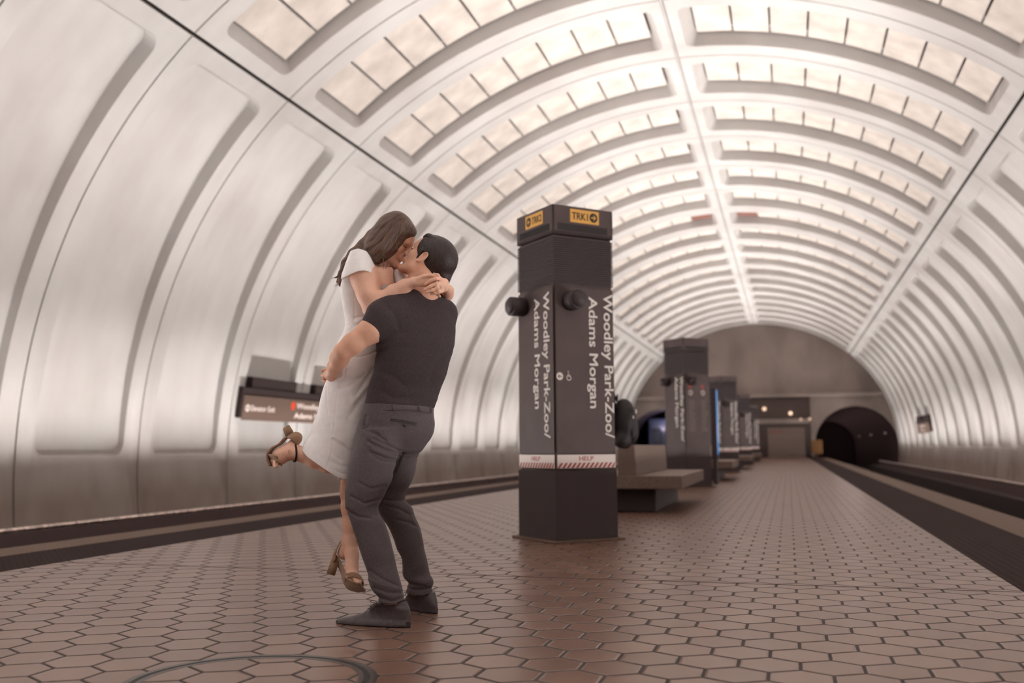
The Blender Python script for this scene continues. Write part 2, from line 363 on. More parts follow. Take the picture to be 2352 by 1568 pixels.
# acoustic panels hung in the coffers
def panel_mesh(i, stain=False):
    a0 = PH0+.20/RV+(PH1-PH0-.36/RV)*i/8; a1 = PH0+.20/RV+(PH1-PH0-.36/RV)*(i+1)/8; g = .022/RV
    V, Q = [], []; na, nb = 4, 6; b0, b1 = .145*PITCH+.095, .815*PITCH-.095
    for lay, dd in ((0, 0), (1, .03)):
        for p in range(na+1):
            a = a0+g+(a1-a0-2*g)*p/na
            for q in range(nb+1):
                t = q/nb; sag = .02*math.sin(math.pi*p/na)*math.sin(math.pi*t)
                x, z = upper(a, .265-.11*(a/PHIB)**2+dd-sag*(lay == 0)*.5); V.append((x, b0+(b1-b0)*t, z))
    M = (na+1)*(nb+1); id = lambda l, p, q: l*M+p*(nb+1)+q
    for p in range(na):
        for q in range(nb):
            Q.append((id(0, p, q), id(0, p+1, q), id(0, p+1, q+1), id(0, p, q+1))[::-1]); Q.append((id(1, p, q), id(1, p+1, q), id(1, p+1, q+1), id(1, p, q+1)))
    for p in range(na):
        for q in (0, nb): Q.append((id(0, p, q), id(0, p+1, q), id(1, p+1, q), id(1, p, q)))
    for q in range(nb):
        for p in (0, na): Q.append((id(0, p, q), id(0, p, q+1), id(1, p, q+1), id(1, p, q)))
    me = bpy.data.meshes.new('ceiling_panel'); me.from_pydata(V, [], Q); me.materials.append(M_PANEL); me.update()
    # mirrored twin
    me2 = bpy.data.meshes.new('ceiling_panel'); me2.from_pydata([(-x, y, z) for x, y, z in V], [], [q[::-1] for q in Q]); me2.materials.append(M_PANEL); me2.update()
    return {1: me, -1: me2}
PM = [panel_mesh(i) for i in range(8)]
farV, farQ = [], []
for k in KB:
    if k < -3: continue
    for s in (-1, 1):
        for i in range(8):
            me = PM[i][s]
            if k >= 15:
                b = len(farV); farV += [(v.co.x, v.co.y+Y0+k*PITCH, v.co.z) for v in me.vertices]; farQ += [tuple(b+j for j in p.vertices) for p in me.polygons]; continue
            if k == 6 and i == 0:
                me = me.copy(); me.materials.clear(); me.materials.append(M_PANELD)
            o = bpy.data.objects.new('ceiling_panel', me); COL.objects.link(o); o.location = (0, Y0+k*PITCH, 0)
            if k == 6 and i == 0: tag(o, 'reddish brown panel beside the ridge, %s one of the two in the far vault' % ('left' if s < 0 else 'right'), 'ceiling panel', 'brown panels by the vault ridge')
            else: tag(o, 'cream rectangular panel set in a row of panels inside a vault coffer', 'ceiling panel', 'cream panels in the vault coffers')
tag(from_np('ceiling_panel', farV, farQ, M_PANEL, smooth=False), 'farthest rows of small cream panels in the last vault coffers', 'ceiling panel', 'cream panels in the vault coffers', 'stuff')
for k in range(-10, -3):
    pass

# end walls with two track tunnels
def ztop(x):
    x = abs(x)
    return ZC+math.sqrt(RV**2-x*x) if x <= XB else CZL+math.sqrt(max(0, RL**2-(x-CXL)**2))
AR, AZ, AX = 2.52, .74, 6.08
def zbot(x):
    u = abs(abs(x)-AX)
    return AZ+math.sqrt(max(0, AR*AR-u*u)) if u <= AR else -1.3
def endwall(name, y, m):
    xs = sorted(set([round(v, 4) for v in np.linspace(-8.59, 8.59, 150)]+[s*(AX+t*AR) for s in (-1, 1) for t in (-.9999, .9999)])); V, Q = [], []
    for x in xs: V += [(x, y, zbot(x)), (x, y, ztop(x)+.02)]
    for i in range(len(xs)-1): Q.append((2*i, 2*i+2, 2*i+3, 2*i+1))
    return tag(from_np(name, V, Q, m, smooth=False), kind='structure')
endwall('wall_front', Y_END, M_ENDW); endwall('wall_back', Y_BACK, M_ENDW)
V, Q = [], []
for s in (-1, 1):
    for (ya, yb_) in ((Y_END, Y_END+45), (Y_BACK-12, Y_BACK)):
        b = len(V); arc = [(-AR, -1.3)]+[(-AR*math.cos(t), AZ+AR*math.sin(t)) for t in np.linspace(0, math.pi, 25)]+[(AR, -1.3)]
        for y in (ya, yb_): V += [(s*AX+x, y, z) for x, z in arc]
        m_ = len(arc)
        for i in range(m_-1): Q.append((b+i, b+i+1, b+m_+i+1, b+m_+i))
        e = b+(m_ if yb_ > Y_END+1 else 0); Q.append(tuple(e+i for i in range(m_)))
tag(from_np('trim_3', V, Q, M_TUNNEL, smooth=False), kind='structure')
bm = bmesh.new(); box(bm, -8.3, 8.3, Y_END-.35, Y_END-.005, 3.92, 4.12, .02); box(bm, -3.3, 3.3, Y_END-.12, Y_END-.004, 2.2, 2.5, .01)
tag(bm_obj('trim_4', bm, M_ENDW), kind='structure')
bm = bmesh.new(); box(bm, -3.35, 3.35, Y_END-.06, Y_END-.003, 0, 3.9); tag(bm_obj('trim_12', bm, mat('brown_end_sheet', (.09, .066, .060, 1), .8, .2)), kind='structure')  # dark sheet added over the end wall below the ledge

# platform, strips, track beds
T1, T2, T3 = 3.125, 3.835, 4.29
def slab(name, x0, x1, z0, z1, m):
    bm = bmesh.new(); box(bm, x0, x1, Y_BACK, Y_END-.01, z0, z1, 0); return tag(bm_obj(name, bm, m), kind='structure')
slab('floor', -T1, T1, -.30, 0.0, M_TILE)
slab('trim_5', -T2, -T1-.0005, -.3, .001, M_TACT); slab('trim_6', T1+.0005, T2, -.3, .001, M_TACT)
slab('trim_7', -T3, -T2-.0005, -.22, .002, M_EDGE); slab('trim_8', T2+.0005, T3, -.22, .002, M_EDGE)
bm = bmesh.new()
box(bm, -4.05, 4.05, Y_BACK, Y_END-.01, -1.25, -.301)
tag(bm_obj('trim_9', bm, M_TUNNEL), kind='structure')
bm = bmesh.new(); box(bm, -8.9, 8.9, Y_BACK-12, Y_END+45, -1.5, -1.1); tag(bm_obj('trim_10', bm, M_BALLAST), kind='structure')
# joint running across the paving
bm = bmesh.new(); box(bm, -T1+.01, T1-.01, 5.925, 5.937, -.01, .0012); tag(bm_obj('trim_11', bm, M_GROOVE), kind='structure')
for s in (-1, 1):
    side = 'left' if s < 0 else 'right'
    bm = bmesh.new()
    box(bm, min(s*7.34, s*7.46), max(s*7.34, s*7.46), Y_BACK, Y_END-.05, -1.1, -.22, .01)
    box(bm, min(s*7.46, s*8.42), max(s*7.46, s*8.42), Y_BACK, Y_END-.05, -1.1, -.48, .01)
    t = tag(bm_obj('light_trough', bm, M_TUNNEL), 'long dark concrete lamp trough along the foot of the %s wall' % side, 'trough')
    o = tube('metal_lip', [(s*7.40, y, -.190) for y in np.linspace(Y_BACK, Y_END-.1, 40)], .030, M_STEEL, t, seg=8); o['label'] = 'shiny steel lip'
    bm = bmesh.new(); box(bm, min(s*6.84, s*7.14), max(s*6.84, s*7.14), Y_BACK+.5, Y_END-.5, -1.1, -.445, .01); lh = bm_obj('lamp_housing', bm, M_BALLAST, t)
    for xr in (5.16, 6.60):
        bm = bmesh.new(); box(bm, s*xr-.036, s*xr+.036, Y_BACK-11, Y_END+44, -.96, -.92, .008); box(bm, s*xr-.009, s*xr+.009, Y_BACK-11, Y_END+44, -1.06, -.955); box(bm, s*xr-.07, s*xr+.07, Y_BACK-11, Y_END+44, -1.1, -1.06)
        tag(bm_obj('running_rail', bm, M_RAILM), 'steel running rail, %s one of the %s track' % ('platform-side' if xr < 6 else 'wall-side', side), 'rail')
    bm = bmesh.new(); box(bm, s*4.74-.11, s*4.74+.11, Y_BACK-11, Y_END+44, -.90, -.86, .01); box(bm, s*4.74-.035, s*4.74+.035, Y_BACK-11, Y_END+44, -1.1, -.9)
    tag(bm_obj('contact_rail', bm, M_BALLAST), 'covered contact rail beside the platform edge on the %s track' % side, 'rail')
# ------------------------------------------------------------------ pylons
PS = .62                                              # side of the square shaft, set cornerwise to the tracks
CORNERS = PS/2
def face_matrix(idx):
    # face-local x runs left to right, y up, z out of the face; idx 0 = right-facing near face, 1 = left-facing near face, 2, 3 = the far ones
    a = math.radians([45, -45, -135, 135][idx])      # direction of the face's left-to-right axis
    ex = Vector((math.cos(a), math.sin(a), 0)); ez = Vector((math.sin(a), -math.cos(a), 0)); ey = Vector((0, 0, 1))
    o = ez*(PS/2)-ex*(PS/2)
    return Matrix(((ex.x, ey.x, ez.x, o.x), (ex.y, ey.y, ez.y, o.y), (ex.z, ey.z, ez.z, o.z), (0, 0, 0, 1)))
def fbox(bm, M, x0, x1, z0, z1, d0, d1, bev=0.0):    # box in face coordinates
    box(bm, x0, x1, z0, z1, d0, d1, bev, M)
def plate(name, M, x0, x1, z0, z1, th, m, parent, bev=0.0):
    bm = bmesh.new(); fbox(bm, M, x0, x1, z0, z1, .0005, th, bev); return bm_obj(name, bm, m, parent)
def down_text(s, M, xc, ztop, length, h, m, parent, d=.004):
    me = fit_text(s, length, h); R = Matrix.Rotation(-math.pi/2, 4, 'Z')
    return place('lettering', me, m, parent, M @ Matrix.Translation((xc-h/2, ztop, d)) @ R)
def arrow_disc(name, M, xc, zc, r, ang, m_disc, m_arrow, parent, d=.003):
    bm = bmesh.new(); c = bmesh.ops.create_circle(bm, cap_ends=True, segments=28, radius=r); bmesh.ops.transform(bm, matrix=M @ Matrix.Translation((xc, zc, d)), verts=c['verts'])
    o = bm_obj(name, bm, m_disc, parent)
    bm = bmesh.new(); A = M @ Matrix.Translation((xc, zc, d+.0008)) @ Matrix.Rotation(ang, 4, 'Z'); w = r*.15
    for P in ([(-r*.6, -w), (r*.5, -w), (r*.5, w), (-r*.6, w)], [(r*.66, 0), (r*.1, r*.55), (-r*.12, r*.55), (r*.36, 0)], [(r*.66, 0), (r*.36, 0), (-r*.12, -r*.55), (r*.1, -r*.55)]):
        bm.faces.new([bm.verts.new(A @ Vector((x, y, 0))) for x, y in P])
    bm_obj('arrow', bm, m_arrow, o); return o
def build_pylon(kind, label, loc):
    root = empty('information_pylon', loc, label, 'pylon', 'bronze pylons in a row down the platform')
    bm = bmesh.new(); h = PS/2; R45 = Matrix.Rotation(math.pi/4, 4, 'Z')
    box(bm, -h+.012, h-.012, -h+.012, h-.012, 0.0, 2.62, .006, R45); bm_obj('shaft', bm, M_SHAFT, root)
    bm = bmesh.new(); box(bm, -h-.004, h+.004, -h-.004, h+.004, .02, .60, .004, R45); o = bm_obj('base_panel', bm, M_PDARK, root)
    bm = bmesh.new(); box(bm, -h-.05, h+.05, -h-.05, h+.05, 0, .02, .004, R45); bm_obj('base_plate', bm, M_EDGE, root)
    bm = bmesh.new()
    for i in range(22): z = 2.20+i*.0186; box(bm, -h, h, -h, h, z, z+.011, 0, R45)
    bm_obj('louvre', bm, M_PDARK, root)
    # cap: open tray holding the uplight
    bm = bmesh.new(); t = .02; H = h+.003
    for (x0, x1, y0, y1) in ((-H, H, -H, -H+t), (-H, H, H-t, H), (-H, -H+t, -H, H), (H-t, H, -H, H)): box(bm, x0, x1, y0, y1, 2.628, 2.885, .003, R45)
    box(bm, -H, H, -H, H, 2.628, 2.66, .003, R45); cap = bm_obj('cap', bm, M_SHAFT, root)
    for f in range(4):
        bm = bmesh.new(); M = face_matrix(f)
        for i in range(28): x = .05+i*(PS-.1)/28; fbox(bm, M, x, x+.011, 2.665, 2.725, .0035, .006)
        bm_obj('vent_grille', bm, M_BLACK, cap)
    bm = bmesh.new(); box(bm, -.2, .2, -.2, .2, 2.70, 2.76, .01, R45); bm_obj('lamp_tray', bm, M_WHITE, root)
    for f in range(4):
        M = face_matrix(f)
        side_panel = plate('face_panel', M, .014, PS-.014, .745, 2.17, .0025, M_SHAFT, root)
        if kind == 'maps' and f == 0:
            for j, x in enumerate((.10, .40)):
                bm = bmesh.new(); c = bmesh.ops.create_circle(bm, cap_ends=True, segments=24, radius=.042); bmesh.ops.transform(bm, matrix=M @ Matrix.Translation((x+.04, 1.94, .004)), verts=c['verts']); bm_obj('red_dot', bm, M_RED, root)
                V, Q = tube_mesh([(M @ Vector((x+.04+.04*math.cos(t), 1.82+.04*math.sin(t), .006))) for t in np.linspace(0, 2*math.pi, 25)[:-1]], .011, 6, True); from_np('white_ring', V, Q, M_WHITE, root)
                bm = bmesh.new(); rr = random.Random(3+j)
                for i in range(17): z = 1.66-i*.036; fbox(bm, M, x, x+.10+.08*rr.random(), z, z+.013, .003, .0042)
                bm_obj('station_list', bm, M_TXTD, root)
        elif kind == 'maps' and f == 1:
            down_text('Woodley Park-Zoo/', M, .53, 2.13, 1.24, .115, M_TXT, root); down_text('Adams Morgan', M, .37, 2.13, .97, .112, M_TXT, root)
        else:
            xo = 0.0 if f in (0, 2) else -.055
            down_text('Woodley Park-Zoo/', M, .543+xo, 2.13, 1.255, .122, M_TXT, root); down_text('Adams Morgan', M, .385+xo, 2.095, .965, .115, M_TXT, root)
        if kind == 'near' and f == 0:
            arrow_disc('white_disc', M, .05, 1.395, .033, math.pi, M_WHITE, M_SHAFT, root)
            P = [(.135, 1.425), (.133, 1.395), (.155, 1.395), (.165, 1.372)]; V, Q = tube_mesh([M @ Vector((x, z, .004)) for x, z in P], .0045, 6)
            P2 = [(.140+.022*math.cos(t), 1.385+.022*math.sin(t)) for t in np.linspace(.9, 5.6, 16)]; V2, Q2 = tube_mesh([M @ Vector((x, z, .004)) for x, z in P2], .004, 6)
            P3 = [(.133, 1.437), (.1335, 1.438)]; V3, Q3 = tube_mesh([M @ Vector((x, z, .004)) for x, z in [(.128, 1.434), (.133, 1.438), (.138, 1.434)]], .006, 6)
            V, Q = merge([(V, Q), (V2, Q2), (V3, Q3)]); from_np('wheelchair_symbol', V, Q, M_WHITE, root)
        if kind in ('near', 'plain'):
            hp = plate('help_band', M, .016, PS-.012, .618, .732, .005, M_WHITE, root)
            bm = bmesh.new(); n = 13 if f in (0, 2) else 13
            for i in range(n):
                x = .016+(PS-.028)*i/n; w = (PS-.028)/n*.52; sh = .035
                pts = [(x, .620), (x+w, .620), (min(x+w+sh, PS-.012), .664), (min(x+sh, PS-.012), .664)]
                if pts[3][0] < pts[2][0]+1e-6 or True: bm.faces.new([bm.verts.new(M @ Vector((a, b, .0058))) for a, b in pts])
            bm_obj('warning_stripe', bm, M_RED, hp)
            me = fit_text('HELP', .145, .036, .0006); place('lettering', me, M_RED, hp, M @ Matrix.Translation((.235, .682, .0058)))
        if kind == 'near' and f in (0, 1):
            x0 = .175 if f == 0 else .16; pl = plate('track_plate', M, x0, x0+.30, 2.745, 2.862, .006, M_YEL, root)
            if f == 0: me = fit_text('TRK1', .165, .062, .0006); place('lettering', me, M_BLACK, pl, M @ Matrix.Translation((x0+.018, 2.772, .0068))); arrow_disc('arrow_disc', M, x0+.243, 2.803, .042, 0, M_BLACK, M_YEL, pl, .0066)
            else: me = fit_text('TRK2', .165, .062, .0006); place('lettering', me, M_BLACK, pl, M @ Matrix.Translation((x0+.115, 2.772, .0068))); arrow_disc('arrow_disc', M, x0+.057, 2.803, .042, math.pi, M_BLACK, M_YEL, pl, .0066)
        if f in (0, 1):
            xc = .16 if f == 0 else .13; bm = bmesh.new(); cyl(bm, M @ Vector((xc, 2.045, 0)), M @ Vector((xc, 2.045, .17)), .085, seg=32)
            es = [e for e in bm.edges if abs(e.calc_face_angle(0)) > 1]; bmesh.ops.bevel(bm, geom=es, offset=.018, segments=4, affect='EDGES')
            bm_obj('speaker_can', bm, M_PDARK, root, True)
    d = bpy.data.lights.new('pylon_uplight', 'AREA'); d.shape = 'SQUARE'; d.size = .36; d.energy = P_PYLON; d.color = WARM
    o = bpy.data.objects.new('pylon_uplight', d); COL.objects.link(o); o.location = (loc[0], loc[1], 2.775); o.rotation_euler = (math.pi, 0, math.pi/4); d.spread = math.radians(145)
    return root
M_TXTD = mat('faded_lettering', (.16, .12, .10, 1), .6, .3)
def copy_tree(o, parent=None):
    c = o.copy(); COL.objects.link(c); c.parent = parent
    for ch in o.children: copy_tree(ch, c)
    return c
PYX = .04
build_pylon('near', 'nearest bronze pylon with yellow track plates behind the kissing couple', (PYX, 8.438, 0))
build_pylon('maps', 'bronze pylon with red dots and white rings behind the stone bench', (PYX, 8.438+10.869, 0))
pl3 = build_pylon('plain', 'third bronze pylon down the platform, beyond the thin blue screen', (PYX, 8.438+2*10.869, 0))
for k, lab in ((3, 'fourth bronze pylon down the platform, small and blurred'), (4, 'fifth bronze pylon down the platform, close to the pale hoarding'), (-1, 'bronze pylon on the platform behind the viewer'), (-2, 'farther bronze pylon on the platform behind the viewer')):
    c = copy_tree(pl3); c.location = (PYX, 8.438+k*10.869, 0); c['label'] = lab
    ld = bpy.data.lights['pylon_uplight']
    if k < 0: ld = ld.copy(); ld.energy = P_BACK_FILL; ld.spread = math.pi  # rear uplights raised far above the others to brighten the couple
    d = bpy.data.objects.new('pylon_uplight', ld); COL.objects.link(d); d.location = (PYX, 8.438+k*10.869, 2.775); d.rotation_euler = (math.pi, 0, math.pi/4)

# thin blue screen seen edge-on
sc_ = empty('display_screen', (.42, 21.2, 0), 'thin blue-lit display screen standing beside the bronze pylons', 'screen')
bm = bmesh.new(); box(bm, -.06, .06, -.22, .22, .5, 2.02, .01); box(bm, -.04, .04, -.2, .2, 0, .5, .01); bm_obj('housing', bm, M_PDARK, sc_)
bm = bmesh.new(); box(bm, .0601, .064, -.20, .20, .62, 1.98); bm_obj('screen_face', bm, mat('blue_screen', (.02, .1, .2, 1), .3, .5, emis=((.0, .20, .55, 1), .75)), sc_)

# benches
def bench(yc, label):
    r = empty('platform_bench', (0.04, yc, 0), label, 'bench', 'stone benches between the pylons')
    bm = bmesh.new(); box(bm, -.65, .65, -1.58, 1.58, .29, .45, .015); bm_obj('seat', bm, M_BENCH, r)
    bm = bmesh.new(); vs = box(bm, -.115, .115, -1.57, 1.50, .449, .815, .012)
    for v in bm.verts:
        if v.co.z > .7: v.co.x *= .88
    bm_obj('backrest', bm, M_BENCH, r)
    bm = bmesh.new(); box(bm, -.30, .30, -1.25, 1.25, 0, .291, .015); bm_obj('plinth', bm, M_PDARK, r); return r
b0 = bench(13.30, 'stone bench with a tall backrest, directly behind the nearest pylon')
for k, lab in ((1, 'stone bench just past the pylon with the red dots'), (2, 'stone bench beyond the third pylon'), (3, 'stone bench beyond the fourth pylon')):
    c = copy_tree(b0); c.location = (.04, 13.30+10.869*k, 0); c['label'] = lab

# station name signs on the track walls
def wall_sign(s, y0, y1, full, label):
    xw = s*8.47; r = empty('station_sign', (s*8.49, (y0+y1)/2, 1.37), label, 'sign')
    L = (y1-y0)/2; r.rotation_euler = (0, -s*math.radians(7.5), 0)
    bm = bmesh.new(); box(bm, -.05, .05, -L, L, 0.04, .66, .012)
    # stepped tabs filling the recesses of the wall
    k = math.floor((y0-Y0)/PITCH)
    while Y0+k*PITCH < y1:
        ya = Y0+k*PITCH+.15*PITCH+.06-(y0+y1)/2; yb = Y0+k*PITCH+.84*PITCH-(y0+y1)/2; ya, yb = max(ya, -L), min(yb, L)
        if yb > ya+.1: box(bm, min(-s*.035, s*.12), max(-s*.035, s*.12), ya, yb, .55, .87, .02)
        k += 1
    bm_obj('backing', bm, M_SDARK, r)
    xf = -s*.051; bm = bmesh.new(); box(bm, min(xf, xf-s*.012), max(xf, xf-s*.012), -L+.06, L, 0.0, .50, .003); bm_obj('face', bm, M_SIGNB, r)
    ez = Vector((-s, 0, 0)); ex = Vector((0, -s, 0)) if s > 0 else Vector((0, 1, 0)); ey = Vector((0, 0, 1))
    M = Matrix(((ex.x, ey.x, ez.x, xf-s*.013), (ex.y, ey.y, ez.y, 0), (ex.z, ey.z, ez.z, 0), (0, 0, 0, 1)))
    if full:
        W = -L+.06
        arrow_disc('white_disc', M, W+.17, .245, .075, math.pi, M_WLIT, M_SIGNB, r, .002)
        place('lettering', fit_text('Elevator Exit', .95, .11), M_WLIT, r, M @ Matrix.Translation((W+.29, .195, .002)))
        bm = bmesh.new(); c = bmesh.ops.create_circle(bm, cap_ends=True, segments=28, radius=.095); bmesh.ops.transform(bm, matrix=M @ Matrix.Translation((W+2.0, .36, .003)), verts=c['verts']); bm_obj('red_dot', bm, mat('red_dot', (.62, .07, .03, 1), .5, .3), r)
        place('lettering', fit_text('Woodley Park-Zoo/', 2.35, .16), M_WLIT, r, M @ Matrix.Translation((W+2.16, .27, .002)))
        place('lettering', fit_text('Adams Morgan', 1.85, .15), M_WLIT, r, M @ Matrix.Translation((W+2.10, .06, .002)))
        bm = bmesh.new(); c = bmesh.ops.create_circle(bm, cap_ends=True, segments=28, radius=.06); bmesh.ops.transform(bm, matrix=M @ Matrix.Translation((W+4.05, .14, .003)), verts=c['verts']); bm_obj('red_dot', bm, bpy.data.materials['red_dot'], r)
    else:
        place('lettering', fit_text('Woodley Park-Zoo/', 1.9, .12), M_WLIT, r, M @ Matrix.Translation((-.95, .28, .002)))
        place('lettering', fit_text('Adams Morgan', 1.5, .12), M_WLIT, r, M @ Matrix.Translation((-.95, .08, .002)))
    return r
M_SDARK = mat('sign_backing', (.045, .032, .031, 1), .8, .1)
M_WLIT = mat('white_sign_letters', (.78, .68, .63, 1), .6, .3)
wall_sign(-1, 16.95, 22.0, True, 'wide brown station name sign on the left wall behind the couple')
wall_sign(1, 49.8, 54.6, False, 'small station sign on the right wall near the far tunnel')

# things at the far end
bm = bmesh.new(); box(bm, -1.12, 1.12, -.3, .3, .0, 1.9, .02); box(bm, -1.16, 1.16, -.33, .33, 0, .12, .01)
hb = bm_obj('hoarding', bm, mat('grey_hoarding', (.17, .125, .11, 1), .7, .3)); hb.location = (1.80, 64.3, 0.0); tag(hb, 'pale grey hoarding box at the far end of the platform', 'hoarding')
me = fit_text('NO ENTRY', .75, .13); place('lettering', me, M_RED, hb, Matrix.Translation((-1.0, -.306, 1.58)) @ Matrix.Rotation(math.pi/2, 4, 'X'))
bm = bmesh.new(); box(bm, -.33, .33, -.12, .12, .25, 1.12, .02); box(bm, -.04, .04, -.04, .04, 0, .25)
o = bm_obj('warning_board', bm, mat('ochre_board', (.24, .12, .05, 1), .6, .3)); o.location = (3.66, 64.9, 0); tag(o, 'small ochre board beside the right tunnel mouth', 'board')
for x, z, r_, pw in ((.49, 3.17, .13, 1.0), (2.12, 2.86, .12, 1.4), (2.75, 2.45, .09, .35), (3.3, 2.47, .09, .45)):
    bm = bmesh.new(); bmesh.ops.create_uvsphere(bm, u_segments=14, v_segments=8, radius=r_)
    o = bm_obj('wall_lamp', bm, mat('lamp_globe', (.8, .6, .45, 1), .5, .3, emis=((1, .68, .48, 1), pw*.9)), None, True); o.location = (x, Y_END-.16, z)
    tag(o, {.49: 'round lamp highest on the end wall, left of the hoarding', 2.12: 'brightest round lamp on the end wall above the hoarding', 2.75: 'dim round lamp just above the hoarding corner', 3.3: 'dim round lamp at the left edge of the right tunnel'}[x], 'lamp', 'round lamps on the end wall')

M_TFILL = mat('tunnel_fill_glass', (.4, .3, .28, 1), .5, .3, emis=((1, .8, .75, 1), .06))  # faint glow for the boxes added in the tunnels
# train standing in the far left tunnel
tr = empty('metro_train', (-6.08, Y_END+3.2, -1.0), 'silver blue metro train seen in the far left tunnel mouth', 'train')
M_TRAIN = mat('train_steel', (.16, .17, .24, 1), .4, .5, .3); bm = bmesh.new(); box(bm, -1.5, 1.5, 0, 22, .45, 3.75, .18); bm_obj('car_body', bm, M_TRAIN, tr)
bm = bmesh.new(); box(bm, -1.25, -.45, -.02, .05, 1.9, 3.05, .04); box(bm, .45, 1.25, -.02, .05, 1.9, 3.05, .04); box(bm, -.35, .35, -.02, .05, 1.0, 3.1, .03); bm_obj('windscreen', bm, mat('train_glass', (.03, .035, .06, 1), .1, .6), tr)
bm = bmesh.new(); box(bm, -1.5, 1.5, -.015, .03, 1.62, 1.78, .01); bm_obj('lilac_band', bm, mat('lilac_band', (.35, .25, .33, 1), .5, .3), tr)
for sx in (-1.05, 1.05):
    bm = bmesh.new(); cyl(bm, (sx, -.04, 1.25), (sx, .02, 1.25), .17, seg=20); bm_obj('headlight', bm, mat('headlight', (.8, .8, .9, 1), .4, .3, emis=((.55, .55, .95, 1), 1.6)), tr)
d = bpy.data.lights.new('tunnel_fill', 'POINT'); d.energy = 60; d.color = (.6, .65, 1.0); d.shadow_soft_size = .2
o = bpy.data.objects.new('tunnel_fill', d); COL.objects.link(o); o.location = (-6.08, Y_END+1.6, 2.7)  # blue fill for the glow in the left tunnel mouth

for s_ in (-1, 1):
    for yy in (Y_END+6, Y_END+18, Y_END+32):
        if s_ < 0 and yy < Y_END+30: continue
        bm = bmesh.new(); box(bm, -.05, .05, -.3, .3, -.06, .06, .01); o = bm_obj('tunnel_fill_box', bm, bpy.data.materials['lamp_globe'] if False else M_TFILL); o.location = (s_*(AX+2.30), yy, 1.6)
        tag(o, ('added dim box light deep inside the left tunnel behind the train' if s_ < 0 else 'added dim box light just inside the right tunnel mouth' if yy < Y_END+10 else 'added dim box light halfway down the right tunnel' if yy < Y_END+25 else 'deepest added dim box light in the right tunnel'), 'lamp')  # glowing boxes added to go with the tunnel fill lights
for s_, n_, e_ in ((1, 12, 20.0), (-1, 3, 6.0)):
    for i in range(n_):
        d = bpy.data.lights.new('tunnel_fill', 'POINT'); d.energy = e_; d.color = (1, .8, .78); d.shadow_soft_size = .1; o2 = bpy.data.objects.new('tunnel_fill', d); COL.objects.link(o2); o2.location = (s_*(AX+.5), Y_END+3+i*3.4, 2.0)  # point lights added to lift the dark tunnel interior
# round access cover set in the paving
mc = empty('access_cover', (.105, 3.085, 0), 'round access cover with paved inlay in the floor below the couple', 'cover')
def annulus(name, r0, r1, z, m, parent, seg=96):
    V, Q = [], []
    for i in range(seg):
        a = 2*math.pi*i/seg; c, s = math.cos(a), math.sin(a); V += [(r0*c, r0*s, -.004), (r0*c, r0*s, z), (r1*c, r1*s, z), (r1*c, r1*s, -.004)]
    for i in range(seg):
        j = (i+1) % seg
        for k in range(3): Q.append((4*i+k, 4*i+k+1, 4*j+k+1, 4*j+k))
    return from_np(name, V, Q, m, parent, False)
M_RING = mat('bronze_ring', (.040, .027, .023, 1), .35, .5, noise=(30, .4, 2, (1, 1, 1)))
annulus('outer_ring', .412, .438, .0022, M_RING, mc); annulus('inner_ring', .372, .392, .0022, M_RING, mc); annulus('joint', .390, .414, .0012, M_BLACK, mc)
V = [(.374*math.cos(t), .374*math.sin(t), .0015) for t in np.linspace(0, 2*math.pi, 97)[:-1]]
from_np('paved_inlay', V, [tuple(range(96))], M_TILE2, mc, False)
# ------------------------------------------------------------------ figure modelling: smooth signed-distance fields turned into meshes
D0 = 4.65
def WP(u, v, t=0.0):
    r = FW+(u-1176)/F_PX*RT-(v-784)/F_PX*UP; s = (D0+t)/(r@FH); w = CAM+s*r
    return np.array([(w-CAM)@R0, t, w[2]])            # local: x right, y away, z up ; origin under the camera axis at distance D0
def to_world(L): L = np.asarray(L, float); return CAM*np.array([1, 1, 0])+L[..., :1]*R0+(L[..., 1:2]+D0)*FH+L[..., 2:3]*np.array([0, 0, 1.])
def proj_uv(x, t, z):
    wx = x*R0[0]+(D0+t)*FH[0]; wy = x*R0[1]+(D0+t)*FH[1]; wz = z-CAM[2]
    d = wx*FW[0]+wy*FW[1]+wz*FW[2]
    return 1176+F_PX*(wx*RT[0]+wy*RT[1]+wz*RT[2])/d, 784-F_PX*(wx*UP[0]+wy*UP[1]+wz*UP[2])/d
PX = D0/F_PX                                          # metres per photo pixel at the couple
def smin(a, b, k):
    if k <= 0: return np.minimum(a, b)
    h = np.maximum(k-np.abs(a-b), 0)/k; return np.minimum(a, b)-h*h*k*.25
